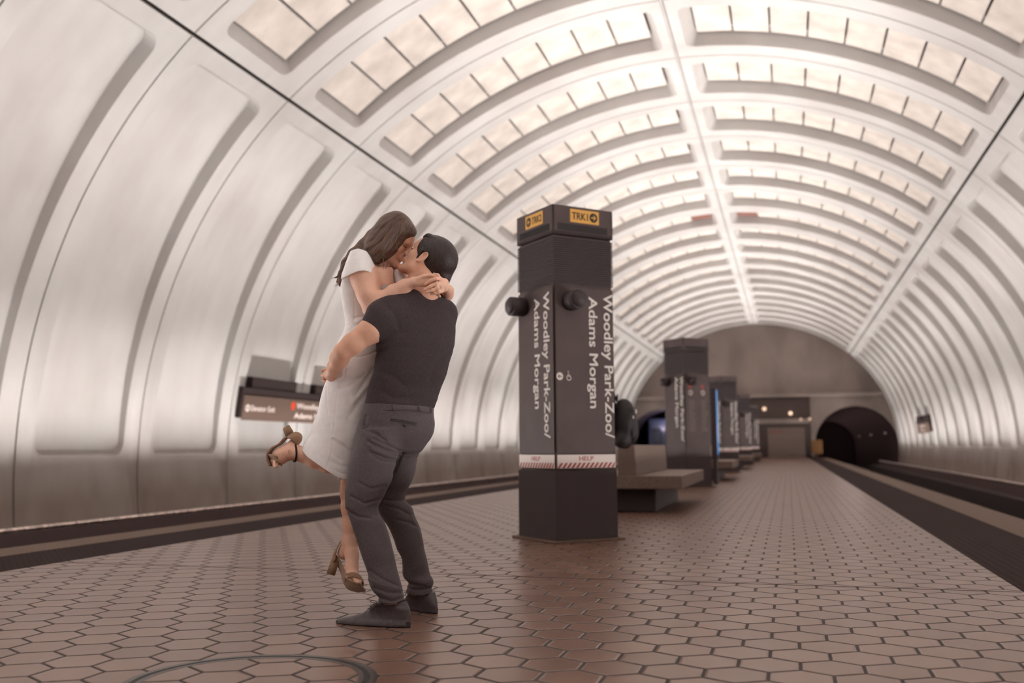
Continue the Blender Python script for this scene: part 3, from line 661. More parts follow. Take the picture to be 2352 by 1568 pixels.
class Field:
    def __init__(s, lo, hi, h):
        s.lo = np.array(lo, float); s.h = h; s.n = np.ceil((np.array(hi)-s.lo)/h).astype(int)+1
        s.F = np.full(s.n, 1.0, np.float32)
    def sub(s, lo, hi):
        a = np.clip(np.floor((np.array(lo)-s.lo)/s.h).astype(int), 0, s.n-1); b = np.clip(np.ceil((np.array(hi)-s.lo)/s.h).astype(int)+1, 1, s.n)
        sl = tuple(slice(i, j) for i, j in zip(a, b))
        ax = [s.lo[i]+s.h*np.arange(a[i], b[i]) for i in range(3)]
        X, Y, Z = np.meshgrid(*ax, indexing='ij', sparse=True); return sl, X, Y, Z
    def comb(s, sl, d, k, op='add'):
        d = d.astype(np.float32)
        if op == 'add': s.F[sl] = smin(s.F[sl], d, k)
        elif op == 'cut': s.F[sl] = -smin(-s.F[sl], d, k)
    def cone(s, a, b, ra, rb, k=.02, op='add', flat=None):
        # tapered capsule from a to b; flat=(axis, factor) squashes the section along a direction
        a, b = np.array(a, float), np.array(b, float); m = max(ra, rb)+max(k, .01)+.01; g = m*(1 if flat is None else max(1, 1/1))
        sl, X, Y, Z = s.sub(np.minimum(a, b)-g*1.3, np.maximum(a, b)+g*1.3)
        if flat is not None:
            n = np.array(flat[0], float); n /= np.linalg.norm(n); f = 1/flat[1]
            q = (X-a[0])*n[0]+(Y-a[1])*n[1]+(Z-a[2])*n[2]; e = q*(f-1)
            X, Y, Z = X+e*n[0], Y+e*n[1], Z+e*n[2]; bb = b-a; b = a+bb+n*(bb@n)*(f-1)
        d = b-a; L2 = d@d+1e-12
        h = np.clip(((X-a[0])*d[0]+(Y-a[1])*d[1]+(Z-a[2])*d[2])/L2, 0, 1)
        r = np.sqrt((X-a[0]-h*d[0])**2+(Y-a[1]-h*d[1])**2+(Z-a[2]-h*d[2])**2)-(ra+(rb-ra)*h)
        if flat is not None: r = r*min(1.0, flat[1]*1.25)
        s.comb(sl, r, k, op)
    def chain(s, pts, rads, k=.02, op='add', flat=None, k0=None):
        for i in range(len(pts)-1): s.cone(pts[i], pts[i+1], rads[i], rads[i+1], (k0 if (k0 is not None and i == 0) else k), op, flat)
    def ell(s, c, r, A=None, k=.02, op='add'):
        c = np.array(c, float); r = np.array(r, float); m = r.max()+max(k, .01)+.01
        sl, X, Y, Z = s.sub(c-m, c+m); X, Y, Z = X-c[0], Y-c[1], Z-c[2]
        if A is None: A = np.eye(3)
        q = 0; q2 = 0
        for i in range(3):
            w = (X*A[i][0]+Y*A[i][1]+Z*A[i][2]); q = q+(w/r[i])**2; q2 = q2+(w/r[i]**2)**2
        q = np.sqrt(q); s.comb(sl, q*(q-1)/np.maximum(np.sqrt(q2), 1e-6), k, op)
    def rows(s, rows, k=.02, op='add', tilt=0.0, power=2.0, pad=.02):
        # rows of (v, uLeft, uRight, depth centre, half depth[, shear]) read along a vertical stack of sections
        R = np.array([tuple(r)+((0.0,) if len(r) == 5 else ()) for r in rows], float); R = R[np.argsort(R[:, 0])]
        cs = np.array([WP((r[1]+r[2])/2, r[0], r[3]) for r in R]); hw = (R[:, 2]-R[:, 1])/2*PX*(1+R[:, 3]/D0); b = R[:, 4]
        lo = np.array([(cs[:, 0]-hw).min(), (cs[:, 1]-b).min()-.08, cs[:, 2].min()])-pad-.02; hi = np.array([(cs[:, 0]+hw).max(), (cs[:, 1]+b).max()+.08, cs[:, 2].max()])+pad+.02
        sl, X, Y, Z = s.sub(lo, hi); zz = cs[::-1, 2]; Zc = np.clip(Z, zz[0], zz[-1])
        I = lambda a: cubic(Zc, zz, a[::-1])
        cx, cyy, w, bb, sh = I(cs[:, 0]), I(cs[:, 1]), I(hw), I(b), I(R[:, 5])
        dx = X-cx; dy = Y-cyy-sh*dx
        q = (np.abs(dx/w)**power+np.abs(dy/bb)**power)**(1/power)
        d = (q-1)*np.minimum(w, bb); over = np.maximum(np.maximum(zz[0]-Z, Z-zz[-1]), 0)
        d = np.where(over > 0, np.sqrt(np.maximum(d, 0)**2+over**2)+np.minimum(d, 0)*(over <= 0), d)
        s.comb(sl, d, k, op)
    def crease(s, pts, amp, w, t_side=None):
        # shallow fold drawn as a polyline on the photo, applied to the near surface
        P = [np.array(p, float) for p in pts]; L = [WP(p[0], p[1], 0) for p in P]; L = np.array(L)
        lo = L.min(0)-np.array([w*3*PX+.05, 1, w*3*PX+.03]); hi = L.max(0)+np.array([w*3*PX+.05, 1, w*3*PX+.03]); sl, X, Y, Z = s.sub(lo, hi)
        U, V = proj_uv(X, Y, Z); best = None
        for i in range(len(P)-1):
            d = P[i+1]-P[i]; h = np.clip(((U-P[i][0])*d[0]+(V-P[i][1])*d[1])/(d@d+1e-9), 0, 1)
            r = (U-P[i][0]-h*d[0])**2+(V-P[i][1]-h*d[1])**2; best = r if best is None else np.minimum(best, r)
        s.F[sl] += (amp*np.exp(-best/(w*w))).astype(np.float32)
    def cutplane_uv(s, p0, p1, keep='above', soft=0.0):
        # remove everything below/above a line drawn on the photo
        (u0, v0), (u1, v1) = p0, p1; ax = [s.lo[i]+s.h*np.arange(s.n[i]) for i in range(3)]
        X, Y, Z = np.meshgrid(*ax, indexing='ij', sparse=True); U, V = proj_uv(X, Y, Z)
        n = np.hypot(u1-u0, v1-v0); d = ((U-u0)*(v1-v0)-(V-v0)*(u1-u0))/n*PX
        if keep == 'above': d = -d
        s.F = np.maximum(s.F, d.astype(np.float32))
    def mesh(s, smooth=2):
        F = s.F; S = F < 0; n = F.shape
        c = sum(S[i:n[0]-1+i, j:n[1]-1+j, k:n[2]-1+k].astype(np.int8) for i in (0, 1) for j in (0, 1) for k in (0, 1))
        act = (c > 0) & (c < 8); I = np.argwhere(act); idx = np.full(act.shape, -1, np.int32); idx[act] = np.arange(len(I), dtype=np.int32)
        cor = np.array([(i, j, k) for i in (0, 1) for j in (0, 1) for k in (0, 1)]); val = np.stack([F[I[:, 0]+a, I[:, 1]+b, I[:, 2]+d] for a, b, d in cor], 1)
        acc = np.zeros((len(I), 3)); cnt = np.zeros(len(I))
        for a in range(8):
            for b in range(a+1, 8):
                if np.abs(cor[a]-cor[b]).sum() != 1: continue
                m = (val[:, a] < 0) != (val[:, b] < 0); t = val[:, a]/(val[:, a]-val[:, b]+1e-20); t = np.where(m, t, 0)
                acc += m[:, None]*(cor[a]+(cor[b]-cor[a])*t[:, None]); cnt += m
        V = (I+acc/cnt[:, None])*s.h+s.lo; Q = []
        for ax in range(3):
            o1, o2 = [(1, 2), (2, 0), (0, 1)][ax]; e = [slice(None)]*3; e2 = [slice(None)]*3
            e[ax] = slice(0, -1); e2[ax] = slice(1, None); A = S[tuple(e)]; B = S[tuple(e2)]; X = np.argwhere(A != B); 
            X = X[(X[:, o1] > 0) & (X[:, o2] > 0) & (X[:, o1] < n[o1]-1) & (X[:, o2] < n[o2]-1)]
            flip = A[X[:, 0], X[:, 1], X[:, 2]]; d1 = np.zeros(3, int); d1[o1] = 1; d2 = np.zeros(3, int); d2[o2] = 1
            g = lambda P: idx[P[:, 0], P[:, 1], P[:, 2]]
            q = np.stack([g(X-d1-d2), g(X-d2), g(X), g(X-d1)], 1); q[~flip] = q[~flip][:, ::-1]; Q.append(q)
        Q = np.concatenate(Q); Q = Q[(Q >= 0).all(1)]
        E = np.concatenate([Q[:, [0, 1]], Q[:, [1, 2]], Q[:, [2, 3]], Q[:, [3, 0]]]); 
        for _ in range(smooth):
            for lam in (.5, -.45):
                acc = np.zeros_like(V); cnt = np.zeros(len(V)); 
                for c_ in range(3): acc[:, c_] = np.bincount(E[:, 0], V[E[:, 1], c_], len(V))+np.bincount(E[:, 1], V[E[:, 0], c_], len(V))
                cnt = np.bincount(E[:, 0], minlength=len(V))+np.bincount(E[:, 1], minlength=len(V)); V = V+lam*(acc/np.maximum(cnt, 1)[:, None]-V)
        return V, Q
def cubic(z, xs, ys):
    # monotone-ish cubic interpolation, vectorised
    xs = np.asarray(xs, float); ys = np.asarray(ys, float); d = np.diff(ys)/np.diff(xs); m = np.empty_like(ys); m[0], m[-1] = d[0], d[-1]
    m[1:-1] = (d[:-1]*np.diff(xs)[1:]+d[1:]*np.diff(xs)[:-1])/(xs[2:]-xs[:-2])
    i = np.clip(np.searchsorted(xs, z)-1, 0, len(xs)-2); h = xs[i+1]-xs[i]; t = (z-xs[i])/h
    return (2*t**3-3*t**2+1)*ys[i]+(t**3-2*t**2+t)*h*m[i]+(-2*t**3+3*t**2)*ys[i+1]+(t**3-t**2)*h*m[i+1]
def np_mesh(name, V, Q, mat_, parent, base):
    W = to_world(V)-np.array(base); me = bpy.data.meshes.new(name); nv, nq = len(W), len(Q)
    me.vertices.add(nv); me.vertices.foreach_set('co', W.astype(np.float32).ravel()); me.loops.add(nq*4); me.loops.foreach_set('vertex_index', Q.astype(np.int32).ravel())
    me.polygons.add(nq); me.polygons.foreach_set('loop_start', np.arange(0, nq*4, 4, dtype=np.int32)); me.polygons.foreach_set('use_smooth', [True]*nq)
    me.update(); me.validate(); return mkobj(name, me, mat_, parent)
def fobj(name, f, mat_, parent, base, smooth=2):
    V, Q = f.mesh(smooth); return np_mesh(name, V, Q, mat_, parent, base)
def ltube(name, uvt, rad_px, mat_, parent, base, seg=8, flat=None, n=0, closed=False):
    P = np.array([WP(*p) for p in uvt]); r = np.full(len(P), rad_px) if np.isscalar(rad_px) else np.array(rad_px, float)
    if n:
        s = np.r_[0, np.cumsum(np.linalg.norm(np.diff(P, axis=0), axis=1))]; q = np.linspace(0, s[-1], n); P = np.stack([cubic(q, s, P[:, i]) for i in range(3)], 1); r = cubic(q, s, r)
    V, Q = tube_mesh(P, r*PX, seg, closed, flat); W = to_world(np.array(V))-np.array(base); return from_np(name, W, Q, mat_, parent)
def flipn(q): return q

M_SKIN = mat('skin', (.66, .37, .26, 1), .55, .35, noise=(14, .14, 4, (1, 1, 1)), bump=(220, .0006, .4))
M_SKINW = mat('skin_fair', (.78, .47, .345, 1), .5, .35, noise=(14, .14, 4, (1, 1, 1)), bump=(260, .0005, .35))
for m_ in (M_SKIN, M_SKINW):
    b_ = m_.node_tree.nodes['Principled BSDF']; b_.inputs['Subsurface Weight'].default_value = .12; b_.inputs['Subsurface Radius'].default_value = (.02, .008, .005); b_.inputs['Subsurface Scale'].default_value = .5
M_SHIRT = mat('black_jersey', (.058, .044, .047, 1), .85, .08, noise=(240, .3, 2, (1, 1, 1)), bump=(500, .0006, .5), sheen=.05)
M_TROUS = mat('grey_wool', (.100, .082, .086, 1), .9, .2, noise=(420, .42, 2, (1, 1, .6)), bump=(300, .0008, .5), sheen=.1)
M_DRESS = mat('white_crepe', (.90, .875, .87, 1), .8, .25, noise=(40, .05, 3, (1, 1, 1)), bump=(420, .0006, .4), sheen=.1)
M_HAIRM = mat('black_brown_hair', (.032, .020, .018, 1), .5, .35, noise=(60, .4, 3, (1, 1, .4)), bump=(160, .003, .8))
M_HAIRW = mat('brown_hair', (.085, .043, .028, 1), .42, .5, noise=(1, .3, 2, (1, 1, 1)))
M_SHOE = mat('dark_leather', (.052, .037, .039, 1), .42, .45, noise=(40, .3, 2, (1, 1, 1)), bump=(90, .0006, .4))
M_SUEDE = mat('tan_suede', (.30, .185, .115, 1), .85, .2, noise=(60, .15, 3, (1, 1, 1)), sheen=.2)
M_LACE = mat('black_lace', (.02, .015, .015, 1), .7, .2)
M_GOLD = mat('gold_metal', (.8, .5, .3, 1), .25, .5, 1.0)
M_LIP = mat('lips', (.36, .12, .10, 1), .45, .4)
M_GREYF = mat('grey_lining', (.36, .33, .31, 1), .8, .2)
M_BUTTON = mat('dark_button', (.035, .028, .028, 1), .4, .4)
def hair_mat(m, seed):
    g = NT(m); b = m.node_tree.nodes['Principled BSDF']; at = g.n('ShaderNodeAttribute'); at.attribute_name = 'strand'
    nz = g.n('ShaderNodeTexNoise'); nz.inputs['Scale'].default_value = 1.0; nz.inputs['Detail'].default_value = 4; g.l(at.outputs['Vector'], nz.inputs[0])
    cr = g.n('ShaderNodeValToRGB'); e = cr.color_ramp.elements; e[0].position = .36; e[1].position = .66; e[0].color = (.026, .014, .011, 1); e[1].color = (.150, .074, .042, 1); g.l(nz.outputs[0], cr.inputs[0]); g.l(cr.outputs[0], b.inputs['Base Color'])
    bp = g.n('ShaderNodeBump'); bp.inputs['Distance'].default_value = .0022; bp.inputs['Strength'].default_value = .8; g.l(nz.outputs[0], bp.inputs['Height']); g.l(bp.outputs[0], b.inputs['Normal'])
hair_mat(M_HAIRW, 1)

def head_axes(fu, fv, ft):
    # face direction given in photo pixels (right, down) plus depth part; returns rows x=face, y=left of the head, z=crown
    f = np.array([fu, ft, -fv], float); f /= np.linalg.norm(f); return f
def head(F, o, A, sc=1.0, male=True, k=.012):
    # o: head origin (between the ears), A rows: forward, left, up (local frame)
    P = lambda x, y, z: np.array(o)+sc*(A[0]*x+A[1]*y+A[2]*z)
    E = lambda c, r, kk=.02, op='add': F.ell(P(*c), [q*sc for q in r], A, kk*sc, op)
    C = lambda a, b, ra, rb, kk=.012, op='add', fl=None: F.cone(P(*a), P(*b), ra*sc, rb*sc, kk*sc, op, fl)
    E((-.018, 0, .050), (.096, .076, .082)); E((.030, 0, .035), (.062, .064, .075), .02)
    E((.036, 0, -.028), (.052, .056, .062), .02)
    jw = .056 if male else .050
    for s in (-1, 1):
        C((.000, s*jw, -.018), (.018, s*(jw-.006), -.062), .017, .015, .025); C((.018, s*(jw-.006), -.062), (.076, s*.012, -.092), .015, .014, .022)
        E((.062, s*.036, -.012), (.020, .019, .022), .015)                   # cheek
    E((.082, 0, -.090), (.017, .020, .016), .016)                              # chin
    C((.084, -.034, .032), (.084, .034, .032), .011, .011, .015)               # brow
    E((.060, 0, .055), (.035, .052, .045), .02)
    for s in (-1, 1): E((.094, s*.032, .013), (.012, .018, .012), .008, 'cut')
    C((.090, 0, .026), (.113, 0, -.018), .0075, .0105, .010); E((.106, 0, -.022), (.012, .015, .009), .008)
    for s in (-1, 1): E((.101, s*.012, -.024), (.009, .007, .007), .005)
    E((.086, 0, -.048), (.016, .026, .019), .014)                              # mouth mound
    E((.101, 0, -.0435), (.0065, .019, .0045), .004); E((.099, 0, -.0545), (.0065, .016, .0052), .004)
    C((.106, -.022, -.049), (.106, .022, -.049), .0022, .0022, .003, 'cut')
    for s in (-1, 1):
        yy = s*.073
        ea = math.radians(14); ex = lambda x, z: (-.008+x*math.cos(ea)-z*math.sin(ea), z*math.cos(ea)+x*math.sin(ea)+.001)
        q = ex(0, 0); E((q[0], yy+s*.006, q[1]), (.017, .0065, .029), .004); q = ex(.003, .004); E((q[0], yy+s*.014, q[1]), (.0095, .006, .016), .004, 'cut'); q = ex(.006, -.028); E((q[0], yy+s*.007, q[1]), (.008, .0055, .009), .005)
        hp = [ex(.013*math.cos(t)-.002, .003+.026*math.sin(t)) for t in np.linspace(math.radians(28), math.radians(235), 9)]
        for (xa, za), (xb, zb) in zip(hp[:-1], hp[1:]): C((xa, yy+s*.0125, za), (xb, yy+s*.0125, zb), .0038, .0038, .003)
    return P
def finger(F, pts, r0=.0085, r1=.0065, k=.004, k0=.010):
    n = len(pts); rr = [r0+(r1-r0)*i/(n-1) for i in range(n)]
    for i in range(n-1): F.cone(pts[i], pts[i+1], rr[i], rr[i+1], k0 if i == 0 else k)
def arm(F, pts, rads, k=.02, flat=None): F.chain(pts, rads, k, flat=flat)
def cut_curve(F, pts, keep='above'):
    # trim a field along a hem given as photo points (u, v), increasing u
    us = [p[0] for p in pts]; vs = [p[1] for p in pts]; ax = [F.lo[i]+F.h*np.arange(F.n[i]) for i in range(3)]
    for i in range(F.n[1]):
        X, Z = np.meshgrid(ax[0], ax[2], indexing='ij'); U, V = proj_uv(X, ax[1][i], Z); d = (V-np.interp(U, us, vs))*PX
        if keep == 'below': d = -d
        F.F[:, i, :] = np.maximum(F.F[:, i, :], d.astype(np.float32))
def shrink(rows, px, kb=.88): return [(r[0], r[1]+px, r[2]-px, r[3], r[4]*kb)+tuple(r[5:]) for r in rows]
def bounds(u0, u1, v0, v1, t0, t1):
    c = [WP(u, v, t) for u in (u0, u1) for v in (v0, v1) for t in (t0, t1)]; return np.min(c, 0)-.01, np.max(c, 0)+.01
def ribbon(name, uvt, w, h, wdir, mat_, parent, base, n=24, closed=False):
    # flat strap or sole: centre line, half width along wdir, half thickness across it
    P = np.array([WP(*p) for p in uvt]) if not closed else np.array([WP(*p) for p in uvt]); m = len(P)
    if not closed:
        s = np.r_[0, np.cumsum(np.linalg.norm(np.diff(P, axis=0), axis=1))]; q = np.linspace(0, s[-1], n); W_ = np.full(m, w) if np.isscalar(w) else np.array(w, float)
        P = np.stack([cubic(q, s, P[:, i]) for i in range(3)], 1); W_ = cubic(q, s, W_)
    else: W_ = np.full(m, w); n = m
    T = (np.roll(P, -1, 0)-np.roll(P, 1, 0)) if closed else np.gradient(P, axis=0); V = []; prof = [(-1, 0), (-.93, -.75), (-.7, -1), (.7, -1), (.93, -.75), (1, 0), (.93, .75), (.7, 1), (-.7, 1), (-.93, .75)]
    for i in range(n):
        t = T[i]/np.linalg.norm(T[i]); wd = np.array(wdir if not callable(wdir) else wdir(i/(n-1)), float); wd -= t*(wd@t); wd /= np.linalg.norm(wd); nn = np.cross(t, wd)
        for a, b in prof: V.append(P[i]+wd*a*W_[i]+nn*b*h)
    k = len(prof); Q = []
    for i in range(n if closed else n-1):
        j = (i+1) % n
        for a in range(k): Q.append((i*k+a, i*k+(a+1) % k, j*k+(a+1) % k, j*k+a))
    if not closed: Q += [tuple(range(k))[::-1], tuple((n-1)*k+a for a in range(k))]
    return from_np(name, to_world(np.array(V))-np.array(base), Q, mat_, parent)
def prism(name, quads, mat_, parent, base, bev=.003):
    P = [WP(*p) for q in quads for p in q]; W = to_world(np.array(P))-np.array(base); bm = bmesh.new(); vs = [bm.verts.new(w) for w in W]
    for f in ((0, 1, 2, 3), (7, 6, 5, 4), (0, 4, 5, 1), (1, 5, 6, 2), (2, 6, 7, 3), (3, 7, 4, 0)): bm.faces.new([vs[i] for i in f])
    bmesh.ops.recalc_face_normals(bm, faces=bm.faces); bmesh.ops.bevel(bm, geom=list(bm.edges), offset=bev, segments=3, affect='EDGES'); return bm_obj(name, bm, mat_, parent, True)
def axes(fwd, up):
    f = np.array(fwd, float); f /= np.linalg.norm(f); u = np.array(up, float); u -= f*(u@f); u /= np.linalg.norm(u); return np.array([f, np.cross(u, f), u])
def pt(*l): return [WP(*p) for p in l]
HB = .0034

# =================================================================== the man
mb = to_world(WP(905, 1425, 0.0)*np.array([1, 1, 0]))
mb = np.array([mb[0], mb[1], 0.0])
near_leg = [(985, 826, 925, -.04, .10), (1004, 818, 925, -.045, .105), (1028, 812, 922, -.05, .105), (1055, 804, 913, -.06, .10), (1083, 799, 904, -.07, .095), (1104, 797, 899, -.08, .092), (1126, 793.5, 887.5, -.09, .088),
            (1148, 793, 877, -.095, .084), (1165, 794, 868, -.10, .080), (1180, 800, 871, -.10, .080), (1196, 806, 881, -.105, .080), (1217, 813, 889, -.11, .078), (1241, 820.5, 896, -.12, .074), (1276, 831.5, 905, -.135, .066),
            (1300, 840, 910, -.14, .062), (1316, 845.5, 914, -.145, .062), (1331, 848, 918, -.15, .062), (1345, 851, 922, -.15, .064), (1357, 858, 925, -.15, .066), (1368, 868, 928, -.15, .064), (1385, 869, 931, -.15, .062)]
far_leg = [(1010, 890, 985, .08, .095), (1030, 885, 971, .09, .092), (1054, 880, 958.5, .10, .090), (1087, 878, 953, .11, .086), (1109, 874, 944, .12, .083), (1130, 868, 933, .13, .080), (1150, 864, 932, .135, .078), (1163, 866, 944, .14, .078),
           (1187, 877.5, 953, .15, .078), (1209, 892, 963, .16, .074), (1238, 905, 970, .17, .070), (1261, 912.5, 974, .18, .066), (1280, 922.5, 979, .19, .062), (1300, 925, 983.5, .20, .060), (1320, 926, 988, .21, .060), (1331, 931, 994, .21, .062),
           (1340, 938, 995, .215, .062), (1348, 934, 992, .22, .060), (1365, 935, 994, .22, .056)]
pelvis = [(915, 841, 995, .012, .122, .26), (930, 839, 995, .012, .122, .26), (950, 833, 994.5, .01, .124, .24), (976, 825.5, 997, .01, .125, .2), (1000, 820, 992, .01, .122, .15), (1020, 815, 979, .01, .112, .1), (1036, 811, 968, .01, .10, .1)]
torso = [(665, 946, 1000, .0, .055, .3), (671, 929, 1008, .0, .07, .35), (677, 907, 1015, .0, .085, .38), (684, 889, 1021, .0, .095, .4), (690, 878, 1026, .0, .102, .43), (697, 867, 1031, .0, .11, .46), (709, 858, 1037, .0, .118, .5), (728, 860, 1042.5, .0, .124, .5), (746, 862, 1044.5, .0, .126, .5), (772, 866, 1043.5, .0, .126, .48), (796, 869, 1041, .0, .124, .45),
         (826, 867, 1031.5, .0, .12, .42), (860, 860, 1023, .005, .116, .38), (890, 850, 1011, .01, .112, .34), (912, 845, 1004.5, .01, .112, .3), (933, 839.5, 997, .01, .114, .28), (945, 836, 994, .01, .114, .26)]
lo, hi = bounds(728, 1060, 530, 1446, -.32, .50); lo[2] = .015
F = Field(lo, hi, HB); AM = axes((-.76, .27, .60), (.65, 0, .76)); HO = WP(979, 603, .0)
F.rows(shrink([r for r in torso if r[0] < 905], 6, .85), .03); F.rows(shrink([r for r in torso if r[0] > 880], 11, .78), .03); F.rows(shrink(pelvis, 11, .78), .03); F.rows(shrink(near_leg, 9, .76), .03); F.rows(shrink(far_leg, 9, .76), .03)
F.chain([HO+AM[0]*-.012+AM[2]*-.035, WP(968, 640, .0), WP(972, 672, .0)], [.058, .060, .075], .03)
P = head(F, HO, AM, 1.03)
# left arm, bent round her hips
arm(F, pt((885, 715, -.10), (850, 760, -.14), (810, 790, -.155), (788, 807, -.155)), [.060, .053, .046, .040], .03)
arm(F, pt((788, 808, -.155), (780, 823, -.12), (769, 843, -.06), (763, 856, -.02)), [.041, .043, .034, .027], .02)
F.ell(WP(760, 864, .01), (.030, .040, .024), axes((-.3, .9, -.35), (.5, .1, .8)), .02)
for a, b, c in (((757, 857, .03), (752, 857, .075), (757, 862, .11)), ((756, 864, .04), (751, 866, .085), (757, 870, .12)), ((758, 871, .04), (754, 875, .08), (760, 878, .11)), ((763, 876, .03), (760, 882, .065), (766, 884, .09))): finger(F, pt(a, b, c), .0098, .0080)
finger(F, pt((764, 853, -.015), (757, 850, .01), (751, 853, .035)), .0105, .0085)
# right arm, round behind her, fingers showing at her hip
arm(F, pt((1018, 715, .13), (985, 770, .27), (925, 806, .37), (850, 835, .40), (790, 852, .33), (774, 860, .26)), [.060, .054, .044, .044, .034, .028], .03)
F.ell(WP(764, 866, .20), (.042, .030, .024), axes((-.5, -.85, 0), (.1, 0, 1)), .02)
for a, b, c, d in (((757, 855, .17), (748, 850, .125), (743.5, 849.5, .10), (741, 851, .085)), ((756, 862, .17), (745, 860, .125), (740, 862, .095), (743, 865, .07)), ((757, 870, .165), (747, 871, .125), (743, 873, .095), (746, 876, .075)), ((760, 877, .155), (752, 881, .12), (748.5, 883, .10), (752, 886, .08))): finger(F, pt(a, b, c, d), .0096, .0076)
# feet inside the shoes
F.chain(pt((905, 1390, -.155), (900, 1420, -.150), (830, 1433, -.115)), [.026, .026, .011], .01); F.chain(pt((970, 1362, .232), (966, 1390, .262), (950, 1398, .30)), [.024, .022, .010], .01)
man = fobj('person', F, M_SKIN, None, mb, 2); man.location = mb
tag(man, 'man in black T-shirt and grey trousers lifting and kissing the woman', 'person')
del F
# hair
lo, hi = bounds(945, 1062, 528, 662, -.14, .16); F = Field(lo, hi, .0024)
F.rows([(539, 977, 993, -.01, .035), (545, 973, 1003, 0, .055), (551, 974, 1014, .005, .066), (558, 968, 1025, .008, .074), (568, 964, 1035.5, .01, .082), (580, 961, 1044, .012, .087), (590, 957, 1048, .014, .089), (597, 962, 1050.5, .015, .089), (606, 970, 1050.5, .016, .088),
        (615, 974, 1048.5, .018, .086), (624, 976, 1043.5, .02, .082), (633, 984, 1039, .02, .076), (643, 1003, 1034.5, .02, .060), (651, 1014, 1030, .02, .04)], .01)
F.ell(HO+1.03*(AM[0]*-.020+AM[2]*.054), (.113, .093, .096), AM, .01)
# clear the ear and the face
F.ell(HO+AM[0]*.004+AM[1]*.075+AM[2]*-.004, (.024, .030, .033), AM, .004, 'cut')
F.ell(HO+AM[0]*.115+AM[2]*.000, (.062, .085, .080), AM, .006, 'cut')
r_ = np.random.default_rng(5)
for i in range(120):
    a = r_.uniform(-1.1, 1.6); th = r_.uniform(-.2, 2.9); d = AM[0]*math.cos(th)*.92+AM[2]*math.sin(th); d = d*math.cos(a*.8)+AM[1]*math.sin(a*.8); d /= np.linalg.norm(d)
    c = HO+AM[0]*-.012+AM[2]*.045; p = c+d*np.array([1, 1, 1])*.088; tng = np.cross(d, AM[1]+.5*r_.normal(size=3)); tng /= np.linalg.norm(tng); q = p-tng*.028+d*.002
    U, V_ = proj_uv(*p)
    if U > 974 and np.dot(d, AM[0]) < .55: F.cone(p-d*.004, q-d*.007, .0040, .0018, .006)
for a, b, r in (((1004, 549, -.01), (974, 542, -.005), .014), ((1000, 545, .02), (976, 540, .02), .012), ((996, 550, -.04), (976, 550, -.045), .010), ((1010, 552, .0), (988, 540, .01), .013), ((970, 575, -.07), (957, 592, -.072), .010), ((1040, 588, .0), (1050, 594, -.01), .010), ((1030, 635, .0), (1031, 650, .0), .012), ((1035, 570, .01), (1041, 577, .01), .010)):
    F.cone(WP(*a), WP(*b), r, .003, .010)
hm = fobj('hair', F, M_HAIRM, man, mb, 1)
# tuft at the forehead
# shirt
lo, hi = bounds(818, 1052, 664, 945, -.30, .30); F = Field(lo, hi, HB); F.rows(torso, .03)
G = Field(lo, hi, HB); G.chain(pt((898, 722, -.08), (874, 732, -.12), (836, 775, -.150)), [.074, .066, .054], .03)
cut_curve(G, [(800, 737), (825, 751), (845, 760), (867, 774), (900, 792)]); F.F = smin(F.F, G.F, .035); del G
F.chain(pt((1018, 718, .12), (990, 760, .24)), [.070, .060], .03)
cut_curve(F, [(820, 929), (845, 929.5), (870, 928.5), (930, 934), (1000, 937)])
for c in ([(875, 790), (900, 770), (930, 762)], [(870, 812), (905, 800), (945, 796)], [(865, 850), (900, 862), (930, 885)], [(1035, 800), (1005, 830), (985, 870)], [(1000, 905), (960, 915), (920, 912)], [(880, 900), (905, 915), (940, 918)], [(885, 700), (905, 720), (915, 750)]): F.crease(c, .0035, 7)
for c in ([(840, 766), (852, 771), (863, 778)],): F.crease(c, .002, 2)
sh = fobj('t_shirt', F, M_SHIRT, man, mb, 3); del F
# trousers
lo, hi = bounds(786, 1004, 912, 1392, -.30, .36); F = Field(lo, hi, HB); F.rows(pelvis, .03); F.rows(near_leg, .022); F.rows(far_leg, .022)
cut_curve(F, [(830, 926), (870, 926), (930, 930), (1000, 933)], 'below')
cut_curve(F, [(780, 1360), (866, 1378), (880, 1386), (905, 1387), (931, 1377), (932, 1361), (960, 1368), (996, 1362)])
for c in ([(858, 1008), (890, 1022), (922, 1038)], [(845, 1013), (880, 1031), (915, 1042)], [(836, 1000), (862, 1028), (905, 1046), (918, 1048)], [(850, 1037), (885, 1052), (915, 1055)], [(925, 1041), (950, 1045), (964, 1041)], [(930, 1052), (957, 1050)],
          [(852, 1043), (875, 1058), (908, 1061)], [(825, 1108), (850, 1122), (885, 1116)], [(808, 1140), (838, 1156), (874, 1146)], [(797, 1172), (822, 1186), (850, 1190)],
          [(885, 1148), (905, 1150), (930, 1149)], [(890, 1162), (915, 1168), (940, 1182)], [(910, 1193), (940, 1200), (958, 1210)], [(850, 1310), (880, 1330), (912, 1345)], [(862, 1350), (890, 1361), (925, 1362)], [(872, 1372), (900, 1381), (928, 1371)],
          [(935, 1350), (960, 1355), (988, 1350)], [(932, 1333), (950, 1343), (975, 1345)], [(842, 955), (838, 975), (848, 990), (870, 998)], [(835, 985), (860, 995), (885, 1012)], [(925, 1040), (915, 1060), (905, 1085)]): F.crease(c, .0048, 3.6)
for c in ([(848, 1022), (885, 1038), (918, 1045)], [(856, 1033), (885, 1045), (912, 1050)], [(870, 1190), (882, 1215), (893, 1245)], [(945, 1185), (960, 1215), (970, 1250)], [(845, 1330), (880, 1345), (915, 1352)]): F.crease(c, -.003, 4.5)
tr_ = fobj('trousers', F, M_TROUS, man, mb, 2); del F
